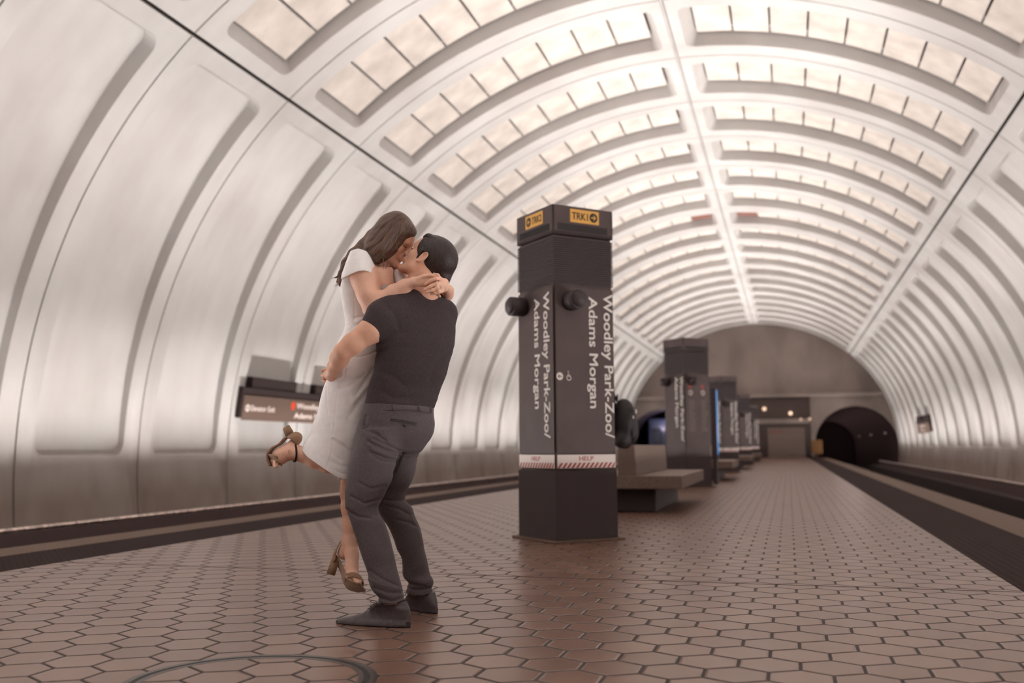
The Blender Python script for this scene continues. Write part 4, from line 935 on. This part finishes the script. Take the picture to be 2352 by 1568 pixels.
def surf_t(rows, u, v, out=.003):
    # near-surface depth of a row stack at a photo point
    R = np.array([tuple(r)+((0.0,) if len(r) == 5 else ()) for r in rows], float); g = [np.interp(v, R[:, 0], R[:, i]) for i in range(1, 6)]
    c, w = (g[0]+g[1])/2, (g[1]-g[0])/2; q = max(0, 1-((u-c)/w)**2)**.5; return g[2]+g[4]*(u-c)*PX-g[3]*q-out
for u, v0, v1 in ((964, 930, 945), (990, 933, 947), (905, 930, 945)):
    ribbon('belt_loop', [(u-.5, v0, surf_t(pelvis, u, v0, .004)), (u, (v0+v1)/2, surf_t(pelvis, u, (v0+v1)/2, .007)), (u+1, v1, surf_t(pelvis, u, v1, .003))], .0042, .0014, (1, .3, 0), M_TROUS, tr_, mb, 6)
ltube('pocket_welt', [(u, v, surf_t(pelvis, u, v, .0005)) for u, v in ((898, 961), (915, 963.5), (935, 967), (959, 971.5))], 1.1, M_BUTTON, tr_, mb, 6, n=12)
ltube('pocket_welt', [(u, v, surf_t(pelvis, u, v, .0005)) for u, v in ((897, 965), (915, 967.5), (935, 971), (958, 975.5))], .9, M_BUTTON, tr_, mb, 6, n=12)
bm = bmesh.new(); q = to_world(WP(930, 976.5, surf_t(pelvis, 930, 976, .001)))-mb; bmesh.ops.create_uvsphere(bm, u_segments=12, v_segments=8, radius=.0065, matrix=Matrix.Translation(Vector(q))); bm_obj('button', bm, M_BUTTON, tr_, True)
ltube('waist_seam', [(u, v, surf_t(pelvis, u, v, .0005)) for u, v in ((850, 946), (880, 942), (920, 941), (950, 942), (975, 945), (990, 948))], .8, M_BUTTON, tr_, mb, 6, n=20)
# shoes
lo, hi = bounds(760, 952, 1375, 1446, -.26, .03); lo[2] = .004; F = Field(lo, hi, .0024)
F.rows([(1380, 872, 932, -.15, .036, 0), (1386, 862, 936, -.145, .040, -.1), (1394, 850, 941, -.14, .043, -.25), (1402, 842, 943.5, -.135, .045, -.3), (1411, 828, 944.5, -.13, .047, -.33), (1418, 806, 944.5, -.125, .048, -.33), (1424, 776, 944, -.12, .049, -.33), (1430, 769, 943.5, -.12, .050, -.33), (1437, 770, 942, -.12, .049, -.33)], .004, power=2.7)
for c in ([(848, 1398), (838, 1412), (830, 1424)], [(905, 1395), (898, 1412), (902, 1432)], [(812, 1418), (818, 1428), (812, 1436)]): F.crease(c, .0015, 1.6)
s1 = fobj('shoe', F, M_SHOE, man, mb, 1); s1['label'] = 'left shoe with a long pointed toe'
ZG = lambda u, t: next(v for v in np.arange(1360, 1500, .5) if WP(u, v, t)[2] <= .0015)
def slabq(us, ts, z0, z1, name, mat_, parent):
    # low block standing on the paving between photo columns us at depths ts
    P = []
    for z in (z0, z1):
        for (u, t) in zip(us, ts):
            L = WP(u, 1420, t); P.append(np.array([L[0], t, z]))
    W = to_world(np.array(P))-mb; bm = bmesh.new(); vs = [bm.verts.new(w) for w in W]
    n = len(us); bm.faces.new(vs[:n][::-1]); bm.faces.new(vs[n:])
    for i in range(n): bm.faces.new([vs[i], vs[(i+1) % n], vs[n+(i+1) % n], vs[n+i]])
    bmesh.ops.recalc_face_normals(bm, faces=bm.faces); bmesh.ops.bevel(bm, geom=list(bm.edges), offset=.002, segments=2, affect='EDGES'); return bm_obj(name, bm, mat_, parent)
slabq((899, 943, 941, 899), (-.185, -.205, -.125, -.105), .0005, .028, 'heel', M_BUTTON, s1)
slabq((772, 800, 840, 872, 872, 842, 806, 776), (-.085, -.125, -.155, -.165, -.085, -.07, -.06, -.07), .0005, .016, 'sole', M_BUTTON, s1)
for i in range(4):
    u, v = 861-i*4.5, 1386+i*4.6; ltube('lace', [(u-3, v-1.5, -.155), (u, v-2.5, -.178), (u+5, v+1, -.185), (u+8, v+4, -.184)], .75, M_LACE, s1, mb, 6, n=10)
ltube('lace', [(858, 1384, -.17), (850, 1381, -.175), (860, 1379, -.18), (866, 1384, -.182), (858, 1387, -.18)], .6, M_LACE, s1, mb, 6, n=24)
lo, hi = bounds(915, 1014, 1355, 1420, .14, .42); lo[2] = .004; F = Field(lo, hi, .0026)
F.rows([(1358, 942, 999, .23, .034, -.2), (1368, 934, 1003, .24, .040, -.5), (1380, 927, 1006.5, .255, .046, -.8), (1392, 922, 1007, .27, .050, -.95), (1404, 921, 1006, .275, .051, -1.0), (1414, 922, 1005, .28, .050, -1.0)], .004, power=2.6)
s2 = fobj('shoe', F, M_SHOE, man, mb, 1); s2['label'] = 'right shoe seen from behind'
slabq((974, 1006, 1003, 974), (.20, .175, .245, .27), .0005, .030, 'heel', M_BUTTON, s2)
for i in range(2): ltube('lace', [(930+i*3, 1366-i*4, .24), (934+i*3, 1362-i*4, .235), (939+i*3, 1368-i*3, .225)], .7, M_LACE, s2, mb, 6, n=10)
# brows and lashes
ribbon('eyebrow', [tuple(0 for _ in range(3))]*2 if False else [(948, 566, -.02), (944, 571, .0)], .003, .0015, (0, 1, 0), M_HAIRM, man, mb, 4)
# =================================================================== the woman
wb0 = to_world(WP(800, 1425, .18)); wb = np.array([wb0[0], wb0[1], 0.0])
wbody = [(608, 842, 898, .10, .060, .4), (618, 822, 912, .095, .085, .45), (630, 806, 926, .09, .098, .5), (645, 794, 934, .09, .106, .5), (663, 788, 932, .09, .108, .45), (685, 789, 922, .095, .102, .4), (705, 791, 910, .10, .096, .35), (732, 795, 899, .11, .092, .3), (748, 795.5, 895, .112, .094, .3),
         (765, 791, 895, .112, .100, .28), (784, 781, 898, .112, .108, .25), (810, 769, 900, .11, .118, .22), (838, 764, 900, .11, .124, .2), (862, 759, 898, .11, .126, .2), (887, 748, 890, .112, .124, .18), (917, 739, 880, .115, .122, .15), (950, 731, 868, .12, .120, .1),
         (976, 719, 858, .12, .119, .05), (1001, 711, 850, .12, .118, 0), (1022, 699, 842, .12, .116, 0), (1034, 696, 838, .12, .116, 0), (1052, 696, 832, .12, .115, 0), (1080, 697, 826, .12, .114, 0), (1110, 698, 822, .12, .112, 0)]
lo, hi = bounds(610, 1045, 478, 1352, -.24, .42)
F = Field(lo, hi, .0036); AW = axes((.84, -.18, -.50), (.5, -.02, .86)); WO = WP(901, 557, .075)
F.rows(shrink([(608, 842, 893, .10, .060, .4), (618, 822, 900, .095, .085, .45), (630, 806, 908, .09, .098, .5), (645, 794, 918, .09, .106, .5)]+[r for r in wbody if 650 < r[0] < 960], 5), .03)
head(F, WO, AW, .95, False)
F.chain([WO+AW[0]*-.016+AW[2]*-.035, WP(878, 595, .08), WP(866, 622, .09)], [.045, .047, .06], .03)
# collar bones and chest
F.chain(pt((858, 618, .01), (880, 622, .0), (897, 620, .03)), [.012, .011, .010], .03); F.ell(WP(884, 650, .02), (.045, .045, .055), None, .05)
# right arm over his shoulder, hand behind his neck
F.chain(pt((828, 606, -.01), (838, 640, -.03), (846, 675, -.04), (855, 708, -.05)), [.060, .061, .052, .043], .03)
F.chain(pt((855, 708, -.05), (880, 690, -.06), (905, 672, -.07), (930, 657, -.095), (950, 647, -.125)), [.043, .043, .038, .031, .0245], .02)
A2 = axes((1, 0, .04), (0, -1, .15))
F.ell(WP(972, 646, -.14), (.046, .027, .0185), np.array([[1, 0, .02], [0, .15, 1], [0, -1, .15]]), .018)
finger(F, pt((984, 636, -.135), (993, 635, -.145), (1001, 640, -.14)), .0098, .0085); finger(F, pt((987, 643, -.135), (997, 645, -.14), (1003, 652, -.13)), .0095, .008)
finger(F, pt((986, 650, -.135), (996, 655, -.14), (1003, 662, -.13)), .0095, .008); finger(F, pt((984, 657, -.135), (993, 665, -.14), (1003, 674, -.14), (1010, 680, -.145)), .009, .0068)
finger(F, pt((960, 640, -.15), (974, 634, -.155), (988, 632, -.15)), .0105, .009)
# left arm round the far side of his neck, hand closed over the right one
F.chain(pt((905, 628, .20), (955, 655, .30), (1005, 676, .27)), [.052, .046, .040], .03); F.chain(pt((1005, 676, .27), (1024, 674, .12), (1028, 668, .0), (1027, 664, -.06)), [.040, .036, .027, .024], .02)
F.ell(WP(1020, 655, -.125), (.021, .036, .034), np.array([[.9, -.3, -.2], [.3, .95, 0], [.2, 0, 1]]), .016)
for pts in (((1014, 641, -.15), (1002, 639, -.172), (989, 644, -.172), (977.5, 652.5, -.166)), ((1017, 649, -.155), (1003, 651, -.178), (989, 657, -.178), (975.5, 664.5, -.170)), ((1016, 658, -.155), (1005, 661, -.178), (993, 666.5, -.176), (980.5, 670.5, -.168)), ((1016, 668, -.15), (1008, 670.5, -.168), (1000, 673, -.166), (990.5, 674.5, -.160))):
    finger(F, pt(*pts), .0088, .0068)
finger(F, pt((1012, 641, -.135), (1005, 632, -.14), (997, 630, -.14)), .0098, .0082)
# raised leg
F.chain(pt((828, 905, .09), (795, 1000, .10), (785, 1066, .12)), [.070, .056, .043], .03)
F.chain(pt((785, 1068, .12), (752, 1066, .12), (722, 1056, .12), (698, 1044, .12), (681, 1040, .118)), [.042, .038, .039, .035, .031], .02)
F.chain(pt((681, 1040, .118), (672, 1020, .12)), [.031, .024], .015); F.chain(pt((679, 1040, .118), (660, 1038, .122), (645, 1045, .13), (634, 1055, .14)), [.032, .034, .034, .028], .02)
F.ell(WP(646, 1050, .13), (.034, .040, .030), axes((-.7, .1, -.6), (.6, 0, -.7)), .02)
for i, (u, v, t) in enumerate(((632, 1070, -.02), (628, 1070, .0), (626, 1068, .018), (624, 1064, .035), (624, 1059, .05))): F.cone(WP(636, 1056, .10+i*.014), WP(u+3, v, t+.11), .011, .0105 if i == 0 else .008, .008)
# hanging leg
F.chain(pt((840, 905, .14), (808, 1000, .15), (803, 1090, .18)), [.070, .058, .046], .03)
F.chain(pt((805, 1090, .195), (803, 1130, .20), (805, 1165, .20), (805.5, 1205, .20), (804.5, 1240, .20)), [.047, .044, .0435, .038, .035], .02)
F.chain(pt((804.5, 1240, .20), (790, 1270, .215)), [.035, .031], .015); F.chain(pt((805, 1243, .195), (808, 1275, .17), (808, 1300, .145), (809, 1322, .12)), [.035, .031, .029, .026], .02)
F.ell(WP(810, 1322, .12), (.026, .036, .030), axes((.3, -.3, -.9), (.8, -.4, .3)), .015)
for i, (u, v, t) in enumerate(((828, 1339, .060), (831, 1336, .078), (831, 1333, .094), (830, 1330, .108), (828, 1328, .12))): F.cone(WP(812+i*.6, 1325-i, .095+i*.012), WP(u-3, v-1, t), .0115, .0115 if i == 0 else .0082, .008)
wom = fobj('person', F, M_SKINW, None, wb, 2); wom.location = wb; del F
tag(wom, 'woman in white dress with long brown hair, lifted up with one leg kicked back', 'person')
# dress
lo, hi = bounds(690, 942, 566, 1112, -.14, .34); F = Field(lo, hi, HB)
F.rows([(r[0], r[1]-.5, r[2]+1, r[3], r[4]+.006, r[5]) for r in wbody if r[0] > 625], .03)
cut_curve(F, [(780, 615), (860, 632), (866, 640), (872, 654), (885, 657), (900, 658), (912, 651), (925, 632), (945, 630)], 'below')
G = Field(lo, hi, HB)
G.rows([(573.5, 819, 830, .0, .03), (577, 808, 841, -.005, .050), (585, 802, 849, -.01, .064), (597, 797, 855.5, -.015, .074), (610, 792, 861, -.02, .080), (622, 788, 864, -.025, .084), (634, 784, 867, -.03, .086), (646, 784, 870, -.03, .086)], .02)
cut_curve(G, [(775, 646), (783, 642), (790, 637), (802, 632), (812, 627), (823.5, 622.5), (835, 621.5), (845, 623.5), (856, 628), (867, 634)])
F.F = smin(F.F, G.F, .010); del G
G = Field(lo, hi, HB); G.chain(pt((895, 606, .13), (906, 617, .11), (917, 632, .08), (922, 650, .06)), [.012, .022, .030, .030], .02); cut_curve(G, [(885, 700), (935, 700)]); F.F = smin(F.F, G.F, .012); del G
cut_curve(F, [(688, 1026), (696, 1037), (705.5, 1049), (727, 1064), (749, 1079.5), (774, 1095.5), (790, 1101.5), (830, 1104)])
for c, a, w in (([(750, 886), (750, 925), (755, 960), (763, 1000)], .0022, 1.3), ([(775, 900), (770, 950), (765, 1000), (761, 1040), (749, 1079)], .0022, 1.2), ([(766, 1009), (785, 1022), (800, 1034)], .0028, 4.5), ([(766, 1003), (786, 1014), (803, 1027)], -.0026, 4.5),
                ([(765, 1042), (775, 1052), (785, 1056)], .002, 3.5), ([(757, 1058), (780, 1068), (800, 1072)], .0018, 4), ([(760, 1075), (785, 1087), (805, 1090)], .002, 1.6), ([(813, 650), (814, 700), (814, 745)], .0022, 1.2), ([(795, 748), (812, 747), (835, 741)], .003, 2.5),
                ([(815, 730), (828, 727), (842, 728)], .004, 2.5), ([(814, 738), (830, 735), (845, 734)], -.002, 2.5), ([(808, 752), (822, 748), (840, 742)], .003, 2.2), ([(800, 818), (825, 820), (845, 815), (865, 806)], .003, 1.6), ([(783, 885), (800, 872), (828, 868)], .004, 4), ([(780, 892), (800, 888), (835, 860)], .004, 5),
                ([(820, 905), (835, 880), (855, 850)], .006, 5), ([(810, 925), (830, 900), (850, 880)], -.004, 5), ([(800, 960), (820, 930), (842, 900)], .004, 6), ([(776, 876), (790, 868), (793, 846)], .003, 2)): F.crease(c, a, w)
dr = fobj('dress', F, M_DRESS, wom, wb, 2); del F
# lining at the neckline and slip point under the hem
F = Field(*bounds(866, 915, 645, 675, -.10, .12), .0026); F.ell(WP(888, 668, .015), (.042, .055, .034), None, .01); ln = fobj('neckline_lining', F, M_GREYF, wom, wb, 1); ln['label'] = 'pale grey lining at the neckline'
prism('slip_corner', [[(774, 1093, .10), (786, 1096, .10), (786, 1096, .106), (774, 1093, .106)], [(779.5, 1108.5, .10), (780.5, 1108.5, .10), (780.5, 1108.5, .106), (779.5, 1108.5, .106)]], M_DRESS, wom, wb, .0003)
# hair
lo, hi = bounds(755, 964, 478, 670, -.10, .22); F = Field(lo, hi, .0026)
F.rows([(488, 897, 924, .06, .035), (493, 885, 932, .06, .055), (502, 872, 942, .06, .072), (512, 864, 949, .06, .084), (524, 855, 956, .055, .090), (534, 848, 958, .055, .092), (541, 844, 955, .05, .092), (550, 840, 943, .045, .090), (560, 836, 932, .04, .086), (570, 834, 922, .03, .080), (580, 838, 911, .02, .070), (590, 845, 898, .015, .058), (599, 853, 884, .01, .045), (605, 860, 872, .01, .03)], .02)
F.chain(pt((856, 545, .07), (836, 566, .085), (812, 584, .10), (796, 606, .12), (787, 632, .13), (781, 655, .125)), [.036, .030, .024, .022, .017, .007], .03)
F.chain(pt((800, 600, .12), (785, 628, .135), (773, 648, .13)), [.018, .012, .003], .015); F.chain(pt((785, 625, .12), (772, 637, .115), (760, 639, .11)), [.006, .003, .0012], .006)
F.ell(WO+AW[0]*.118+AW[2]*-.02, (.045, .095, .085), AW, .008, 'cut')
for c, a in (([(930, 498), (900, 520), (870, 560), (845, 575)], .003), ([(935, 505), (912, 535), (885, 570), (860, 590)], .003), ([(940, 512), (925, 540), (905, 570), (880, 592)], .0028), ([(920, 493), (885, 515), (858, 550), (835, 565)], .0028), ([(945, 520), (935, 545), (915, 572)], .0025),
             ([(925, 500), (893, 530), (868, 570), (850, 585)], -.0025), ([(938, 508), (918, 540), (895, 572), (870, 595)], -.0025), ([(915, 490), (878, 515), (850, 552)], -.002)): F.crease(c, a, 3)
V, Q = F.mesh(1); hw = np_mesh('hair', V, Q, M_HAIRW, wom, wb); U_, V_ = proj_uv(V[:, 0], V[:, 1], V[:, 2])
c0 = WP(931, 497, .05); rx = V[:, 0]-c0[0]; rz = c0[2]-V[:, 2]; dist = np.hypot(rx, rz); ang = np.arctan2(rz+.02, -rx+.0)
at = hw.data.attributes.new('strand', 'FLOAT_VECTOR', 'POINT'); sv = np.stack([ang*62, dist*5, V[:, 1]*95], 1).astype(np.float32); at.data.foreach_set('vector', sv.ravel())
# loose locks
rl = np.random.default_rng(11); parts = []
def surf_hair(u, v): return 0
def lock(pts, r):
    P = np.array([WP(*p) for p in pts]); s = np.r_[0, np.cumsum(np.linalg.norm(np.diff(P, axis=0), axis=1))]; q = np.linspace(0, s[-1], 18); C = np.stack([cubic(q, s, P[:, i]) for i in range(3)], 1)
    v, f = tube_mesh(C, r*np.sin(np.linspace(.25, 3.0, 18))+.0002, 5); return to_world(np.array(v))-wb, f
for i in range(46):
    a = rl.uniform(0, 1); j = rl.normal(size=8)*2.0; e = a*26
    parts.append(lock([(930-e*.6+j[0], 494+e*.2+j[1], .0-.03*a), (900-e+j[2]+a*20, 512+e*.4+j[3], -.032), (874-e*.5+a*22+j[4], 548+e*.3+j[5], -.042+.006*j[6]*.3), (850+a*18+j[6], 574+a*12+j[7], -.036)], .0011))
for i in range(14):
    j = rl.normal(size=6)*2.2; parts.append(lock([(845+j[0], 562+j[1], .03), (815+j[2], 578+j[3], .07), (793+j[4], 606+j[5], .10), (783+j[0], 640+j[1], .11), (777+j[2]*2, 657+j[3], .11)], .0012))
for pts in ([(886, 590, .0), (890, 604, -.02), (886, 615, -.02), (882, 621, -.01)], [(893, 600, .02), (897, 611, .03), (890, 617, .04), (884, 618, .04)], [(902, 603, .05), (904, 611, .05), (898, 618, .05), (891, 618, .05)], [(886, 575, -.02), (880, 600, -.03), (881, 622, -.02)]): parts.append(lock(pts, .0019))
vv, ff = merge(parts); lk = from_np('loose_locks', vv, ff, mat('light_brown_hair', (.15, .078, .048, 1), .4, .5), wom); lk['kind'] = 'stuff'
# face: dark lashes, brow
PW = lambda x, y, z: WO+.95*(AW[0]*x+AW[1]*y+AW[2]*z)
def face_line(name, pts, r, m, parent, P_, base):
    C = np.array([P_(*p) for p in pts]); v, f = tube_mesh(C, r, 6); return from_np(name, to_world(np.array(v))-base, f, m, parent)
M_EYE = mat('eye_white', (.7, .66, .62, 1), .2, .5)
for s in (1, -1):
    face_line('eyebrow', [(.083, s*.046, .036), (.092, s*.034, .041), (.096, s*.020, .038), (.097, s*.012, .033)], .0026, M_HAIRM, wom, PW, wb)
    face_line('eyelashes', [(.078, s*.044, .012), (.089, s*.036, .009), (.094, s*.026, .008), (.092, s*.018, .011)], .0014, M_LACE, wom, PW, wb)
PMn = lambda x, y, z: HO+1.03*(AM[0]*x+AM[1]*y+AM[2]*z)
for s in (1, -1):
    face_line('eyebrow', [(.080, s*.046, .036), (.092, s*.034, .042), (.098, s*.020, .039), (.098, s*.012, .033)], .0032, M_HAIRM, man, PMn, mb)
    face_line('eyelashes', [(.078, s*.044, .012), (.089, s*.036, .009), (.094, s*.026, .008), (.092, s*.018, .011)], .0011, M_LACE, man, PMn, mb)
bpy.data.objects.remove([o for o in man.children if o.name.startswith('eyebrow')][0])
# ring
q = pt((1011, 658.5, -.168), (1011, 665.5, -.168)); ax_ = WP(1005, 661, -.178)-WP(1016, 658, -.155); ax_ /= np.linalg.norm(ax_); e1 = np.cross(ax_, [0, 0, 1.]); e1 /= np.linalg.norm(e1); e2 = np.cross(ax_, e1); cc = WP(1009.5, 660, -.170)
v, f = tube_mesh([cc+.0098*(math.cos(t)*e1+math.sin(t)*e2) for t in np.linspace(0, 2*math.pi, 21)[:-1]], .0013, 6, True); rg = from_np('ring', to_world(np.array(v))-wb, f, M_GOLD, wom); rg['label'] = 'gold ring with a bright stone'
bm = bmesh.new(); bmesh.ops.create_icosphere(bm, subdivisions=1, radius=.0035, matrix=Matrix.Translation(Vector(to_world(WP(1010.5, 662, -.186))-wb))); bm_obj('stone', bm, mat('ring_stone', (.85, .85, .85, 1), .08, .8), rg)
# sandals: hanging foot
so = ribbon('sandal', [(769, 1279, .235), (777, 1290, .225), (786, 1310, .19), (792, 1328, .155), (800, 1339, .125), (815, 1346, .095), (832, 1348, .062)], [.024, .027, .026, .034, .040, .040, .030], .0055, (.25, -.6, .35), M_SUEDE, wom, wb, 30)
so['label'] = 'tan suede sandal on the hanging foot'
prism('heel', [[(763, 1278, .205), (780, 1285, .205), (780, 1285, .252), (763, 1278, .252)], [(750, 1317, .200), (769, 1322.5, .200), (769, 1321, .245), (750, 1315.5, .245)]], M_SUEDE, so, wb)
F = Field(*bounds(755, 795, 1232, 1295, .15, .29), .0024); F.rows([(1241, 782, 790, .215, .026), (1250, 776, 791, .215, .031), (1262, 769, 790, .215, .034), (1275, 764, 788, .218, .036), (1286, 763, 784, .22, .035)], .004); cut_curve(F, [(750, 1296), (763, 1296), (771.5, 1284), (771.6, 1270), (776, 1259), (784, 1243), (787, 1236), (800, 1225)] , 'above')
fobj('heel_cup', F, M_SUEDE, so, wb, 1)
ribbon('ankle_strap', [(804.5+19*math.cos(t), 1243.5+1.5*math.cos(t), .20+.039*math.sin(t)) for t in np.linspace(0, 2*math.pi, 33)[:-1]], .0055, .0016, (0, 0, 1), M_SUEDE, so, wb, closed=True)
ribbon('toe_strap', [(790, 1336, .165), (792, 1325, .125), (800, 1321, .088), (812, 1319, .072), (825, 1324, .078), (833, 1333, .105), (832, 1342, .13)], [.013, .013, .012, .011, .011, .012, .012], .0022, (.35, -.35, -.85), M_SUEDE, so, wb, 26)
# sandals: raised foot
s2 = ribbon('sandal', [(664, 1002, .120), (655, 1007, .122), (644, 1019, .128), (628, 1028, .136), (619.5, 1038, .142), (618, 1053, .146), (623, 1070, .144)], [.020, .026, .027, .034, .038, .036, .022], .0055, (.05, 1, .05), M_SUEDE, wom, wb, 30)
s2['label'] = 'tan suede sandal on the raised foot'
prism('heel', [[(656, 1003, .098), (675, 992, .098), (675, 992, .144), (656, 1003, .144)], [(649, 984, .100), (664, 974.5, .100), (664, 974.5, .140), (649, 984, .140)]], M_SUEDE, s2, wb)
F = Field(*bounds(648, 700, 985, 1030, .06, .18), .0024); F.ell(WP(675, 1009, .12), (.044, .040, .034), axes((.8, 0, .55), (-.55, 0, .8)), .01); cut_curve(F, [(640, 998), (657, 1004), (670, 1011), (682, 1020), (690, 1021), (705, 1021)], 'above')
fobj('heel_cup', F, M_SUEDE, s2, wb, 1)
ribbon('ankle_strap', [(676.5+4.5*math.cos(t), 1039.5+21.0*math.sin(t), .119-.044*math.cos(t)) for t in np.linspace(0, 2*math.pi, 33)[:-1]], .0045, .0016, (1, 0, 0.05), M_LACE, s2, wb, closed=True)
v, f = tube_mesh([WP(665.5+3.2*math.cos(t), 1038+5.2*math.sin(t), .077) for t in np.linspace(0, 2*math.pi, 19)[:-1]], .0015, 6, True); from_np('buckle', to_world(np.array(v))-wb, f, M_GOLD, s2)
ribbon('toe_strap', [(618, 1052, .14), (624, 1049, .098), (633, 1052, .080), (642, 1060, .088), (644, 1066, .12)], .015, .0022, (-.6, 0, .7), M_SUEDE, s2, wb, 22)

# =================================================================== traveller behind the pylon
def tw(x, y, z): return np.array([x, y, z])
tb = np.array([-.04, 10.75, 0.0])
class WF(Field): pass
F = WF((-.42, -.35, 0.0), (.42, .35, 1.80), .009)
F.chain([(-.02, -.09, .05), (-.01, -.09, .48), (0, -.08, .90)], [.045, .058, .085], .03); F.chain([(.03, .09, .05), (.02, .09, .48), (0, .08, .90)], [.045, .058, .085], .03)
for y, x in ((-.09, -.02), (.09, .03)): F.chain([(x+.02, y, .045), (x-.12, y, .035)], [.042, .032], .02)
F.chain([(0, 0, .92), (.01, 0, 1.15), (.01, 0, 1.36)], [.14, .135, .12], .05, flat=((1, 0, 0), .8)); F.chain([(.01, -.17, 1.40), (.01, .17, 1.40)], [.065, .065], .04)
F.chain([(0, 0, 1.42), (-.02, 0, 1.56)], [.055, .055], .03); AT = axes((-1, 0, -.1), (0, 0, 1)); 
HT = np.array([-.03, 0, 1.62]); head(F, HT, AT, 1.0, True, .01)
for s in (-1, 1):
    F.chain([(.01, s*.20, 1.38), (.02, s*.25, 1.10), (-.10, s*.22, .90)], [.055, .045, .032], .02); F.ell((-.14, s*.21, .87), (.04, .022, .03), None, .02)
    for q in range(4): finger(F, [np.array((-.16, s*.21, .875-q*.016)), np.array((-.20, s*.205, .865-q*.018)), np.array((-.215, s*.19, .845-q*.018))], .010, .008)
    finger(F, [np.array((-.13, s*.19, .885)), np.array((-.16, s*.17, .88)), np.array((-.18, s*.165, .87))], .011, .009)
V, Q = F.mesh(2)
def raw(name, V, Q, m, parent):
    me = bpy.data.meshes.new(name); nv, nq = len(V), len(Q); me.vertices.add(nv); me.vertices.foreach_set('co', np.asarray(V, np.float32).ravel()); me.loops.add(nq*4); me.loops.foreach_set('vertex_index', np.asarray(Q, np.int32).ravel())
    me.polygons.add(nq); me.polygons.foreach_set('loop_start', np.arange(0, nq*4, 4, dtype=np.int32)); me.polygons.foreach_set('use_smooth', [True]*nq); me.update(); me.validate(); return mkobj(name, me, m, parent)
trv = raw('person', V, Q, M_SKIN, None); trv.location = tb; tag(trv, 'traveller in dark clothes standing mostly hidden behind the nearest pylon', 'person')
M_DK = mat('dark_cloth', (.022, .017, .018, 1), .9, .2)
F = WF((-.42, -.36, .80), (.42, .36, 1.52), .009)
F.chain([(0, 0, .90), (.01, 0, 1.15), (.01, 0, 1.36)], [.155, .15, .135], .05, flat=((1, 0, 0), .82)); F.chain([(.01, -.17, 1.40), (.01, .17, 1.40)], [.078, .078], .04)
for s in (-1, 1): F.chain([(.01, s*.20, 1.38), (.02, s*.25, 1.10), (-.07, s*.225, .94)], [.068, .056, .044], .02)
V, Q = F.mesh(2); raw('jacket', V, Q, M_DK, trv)
F = WF((-.2, -.25, .06), (.22, .25, 1.02), .009)
F.chain([(-.02, -.09, .08), (-.01, -.09, .48), (0, -.07, .92)], [.06, .075, .10], .03); F.chain([(.03, .09, .08), (.02, .09, .48), (0, .07, .92)], [.06, .075, .10], .03); V, Q = F.mesh(2); raw('trousers', V, Q, M_DK, trv)
for y, x in ((-.09, -.02), (.09, .03)):
    F = WF((-.25, y-.08, .0), (.15, y+.08, .13), .006); F.chain([(x+.02, y, .05), (x-.12, y, .042)], [.05, .04], .02); F.F = np.maximum(F.F, (.004-(F.lo[2]+F.h*np.arange(F.n[2])))[None, None, :].astype(np.float32)); V, Q = F.mesh(1); raw('shoe', V, Q, M_SHOE, trv)
F = WF((-.16, -.14, 1.5), (.16, .14, 1.82), .007); F.ell(HT+np.array([.022, 0, .055]), (.105, .088, .092), None, .02); F.ell(HT+np.array([-.11, 0, -.01]), (.07, .10, .085), None, .01, 'cut'); V, Q = F.mesh(1); raw('hair', V, Q, M_HAIRM, trv)
# backpack worn by the traveller
bp_ = empty('backpack', (-.04, 10.75, .80), 'black backpack on the back of the traveller behind the nearest pylon', 'backpack')
F = WF((.05, -.24, -.06), (.46, .24, .62), .006)
F.ell((.235, 0, .25), (.125, .165, .27), None, .03); F.chain([(.20, -.10, .07), (.20, .10, .07)], [.09, .09], .04); F.chain([(.18, 0, .42), (.20, 0, .46)], [.09, .06], .04); F.ell((.315, 0, .17), (.06, .12, .13), None, .012); F.cone((.33, -.10, .30), (.33, .10, .30), .006, .006, .004, 'cut')
V, Q = F.mesh(1); raw('bag', V, Q, mat('black_nylon', (.016, .012, .013, 1), .6, .35), bp_)
from_np('carry_loop', *tube_mesh([(.14, -.025, .50), (.145, -.022, .55), (.15, 0, .575), (.145, .022, .55), (.14, .025, .50)], .008, 6), M_DK, bp_)
for s in (-1, 1): from_np('shoulder_strap', *tube_mesh([(.13, s*.10, .50), (.06, s*.115, .66), (-.05, s*.115, .70), (-.12, s*.11, .60), (-.135, s*.12, .42), (-.06, s*.17, .22), (.12, s*.16, .10)], .012, 6), M_DK, bp_)
bm = bmesh.new(); box(bm, .365, .372, -.13, -.06, .36, .40); box(bm, .34, .347, -.16, -.12, .30, .33); bm_obj('pale_badge', bm, M_TXT, bp_)
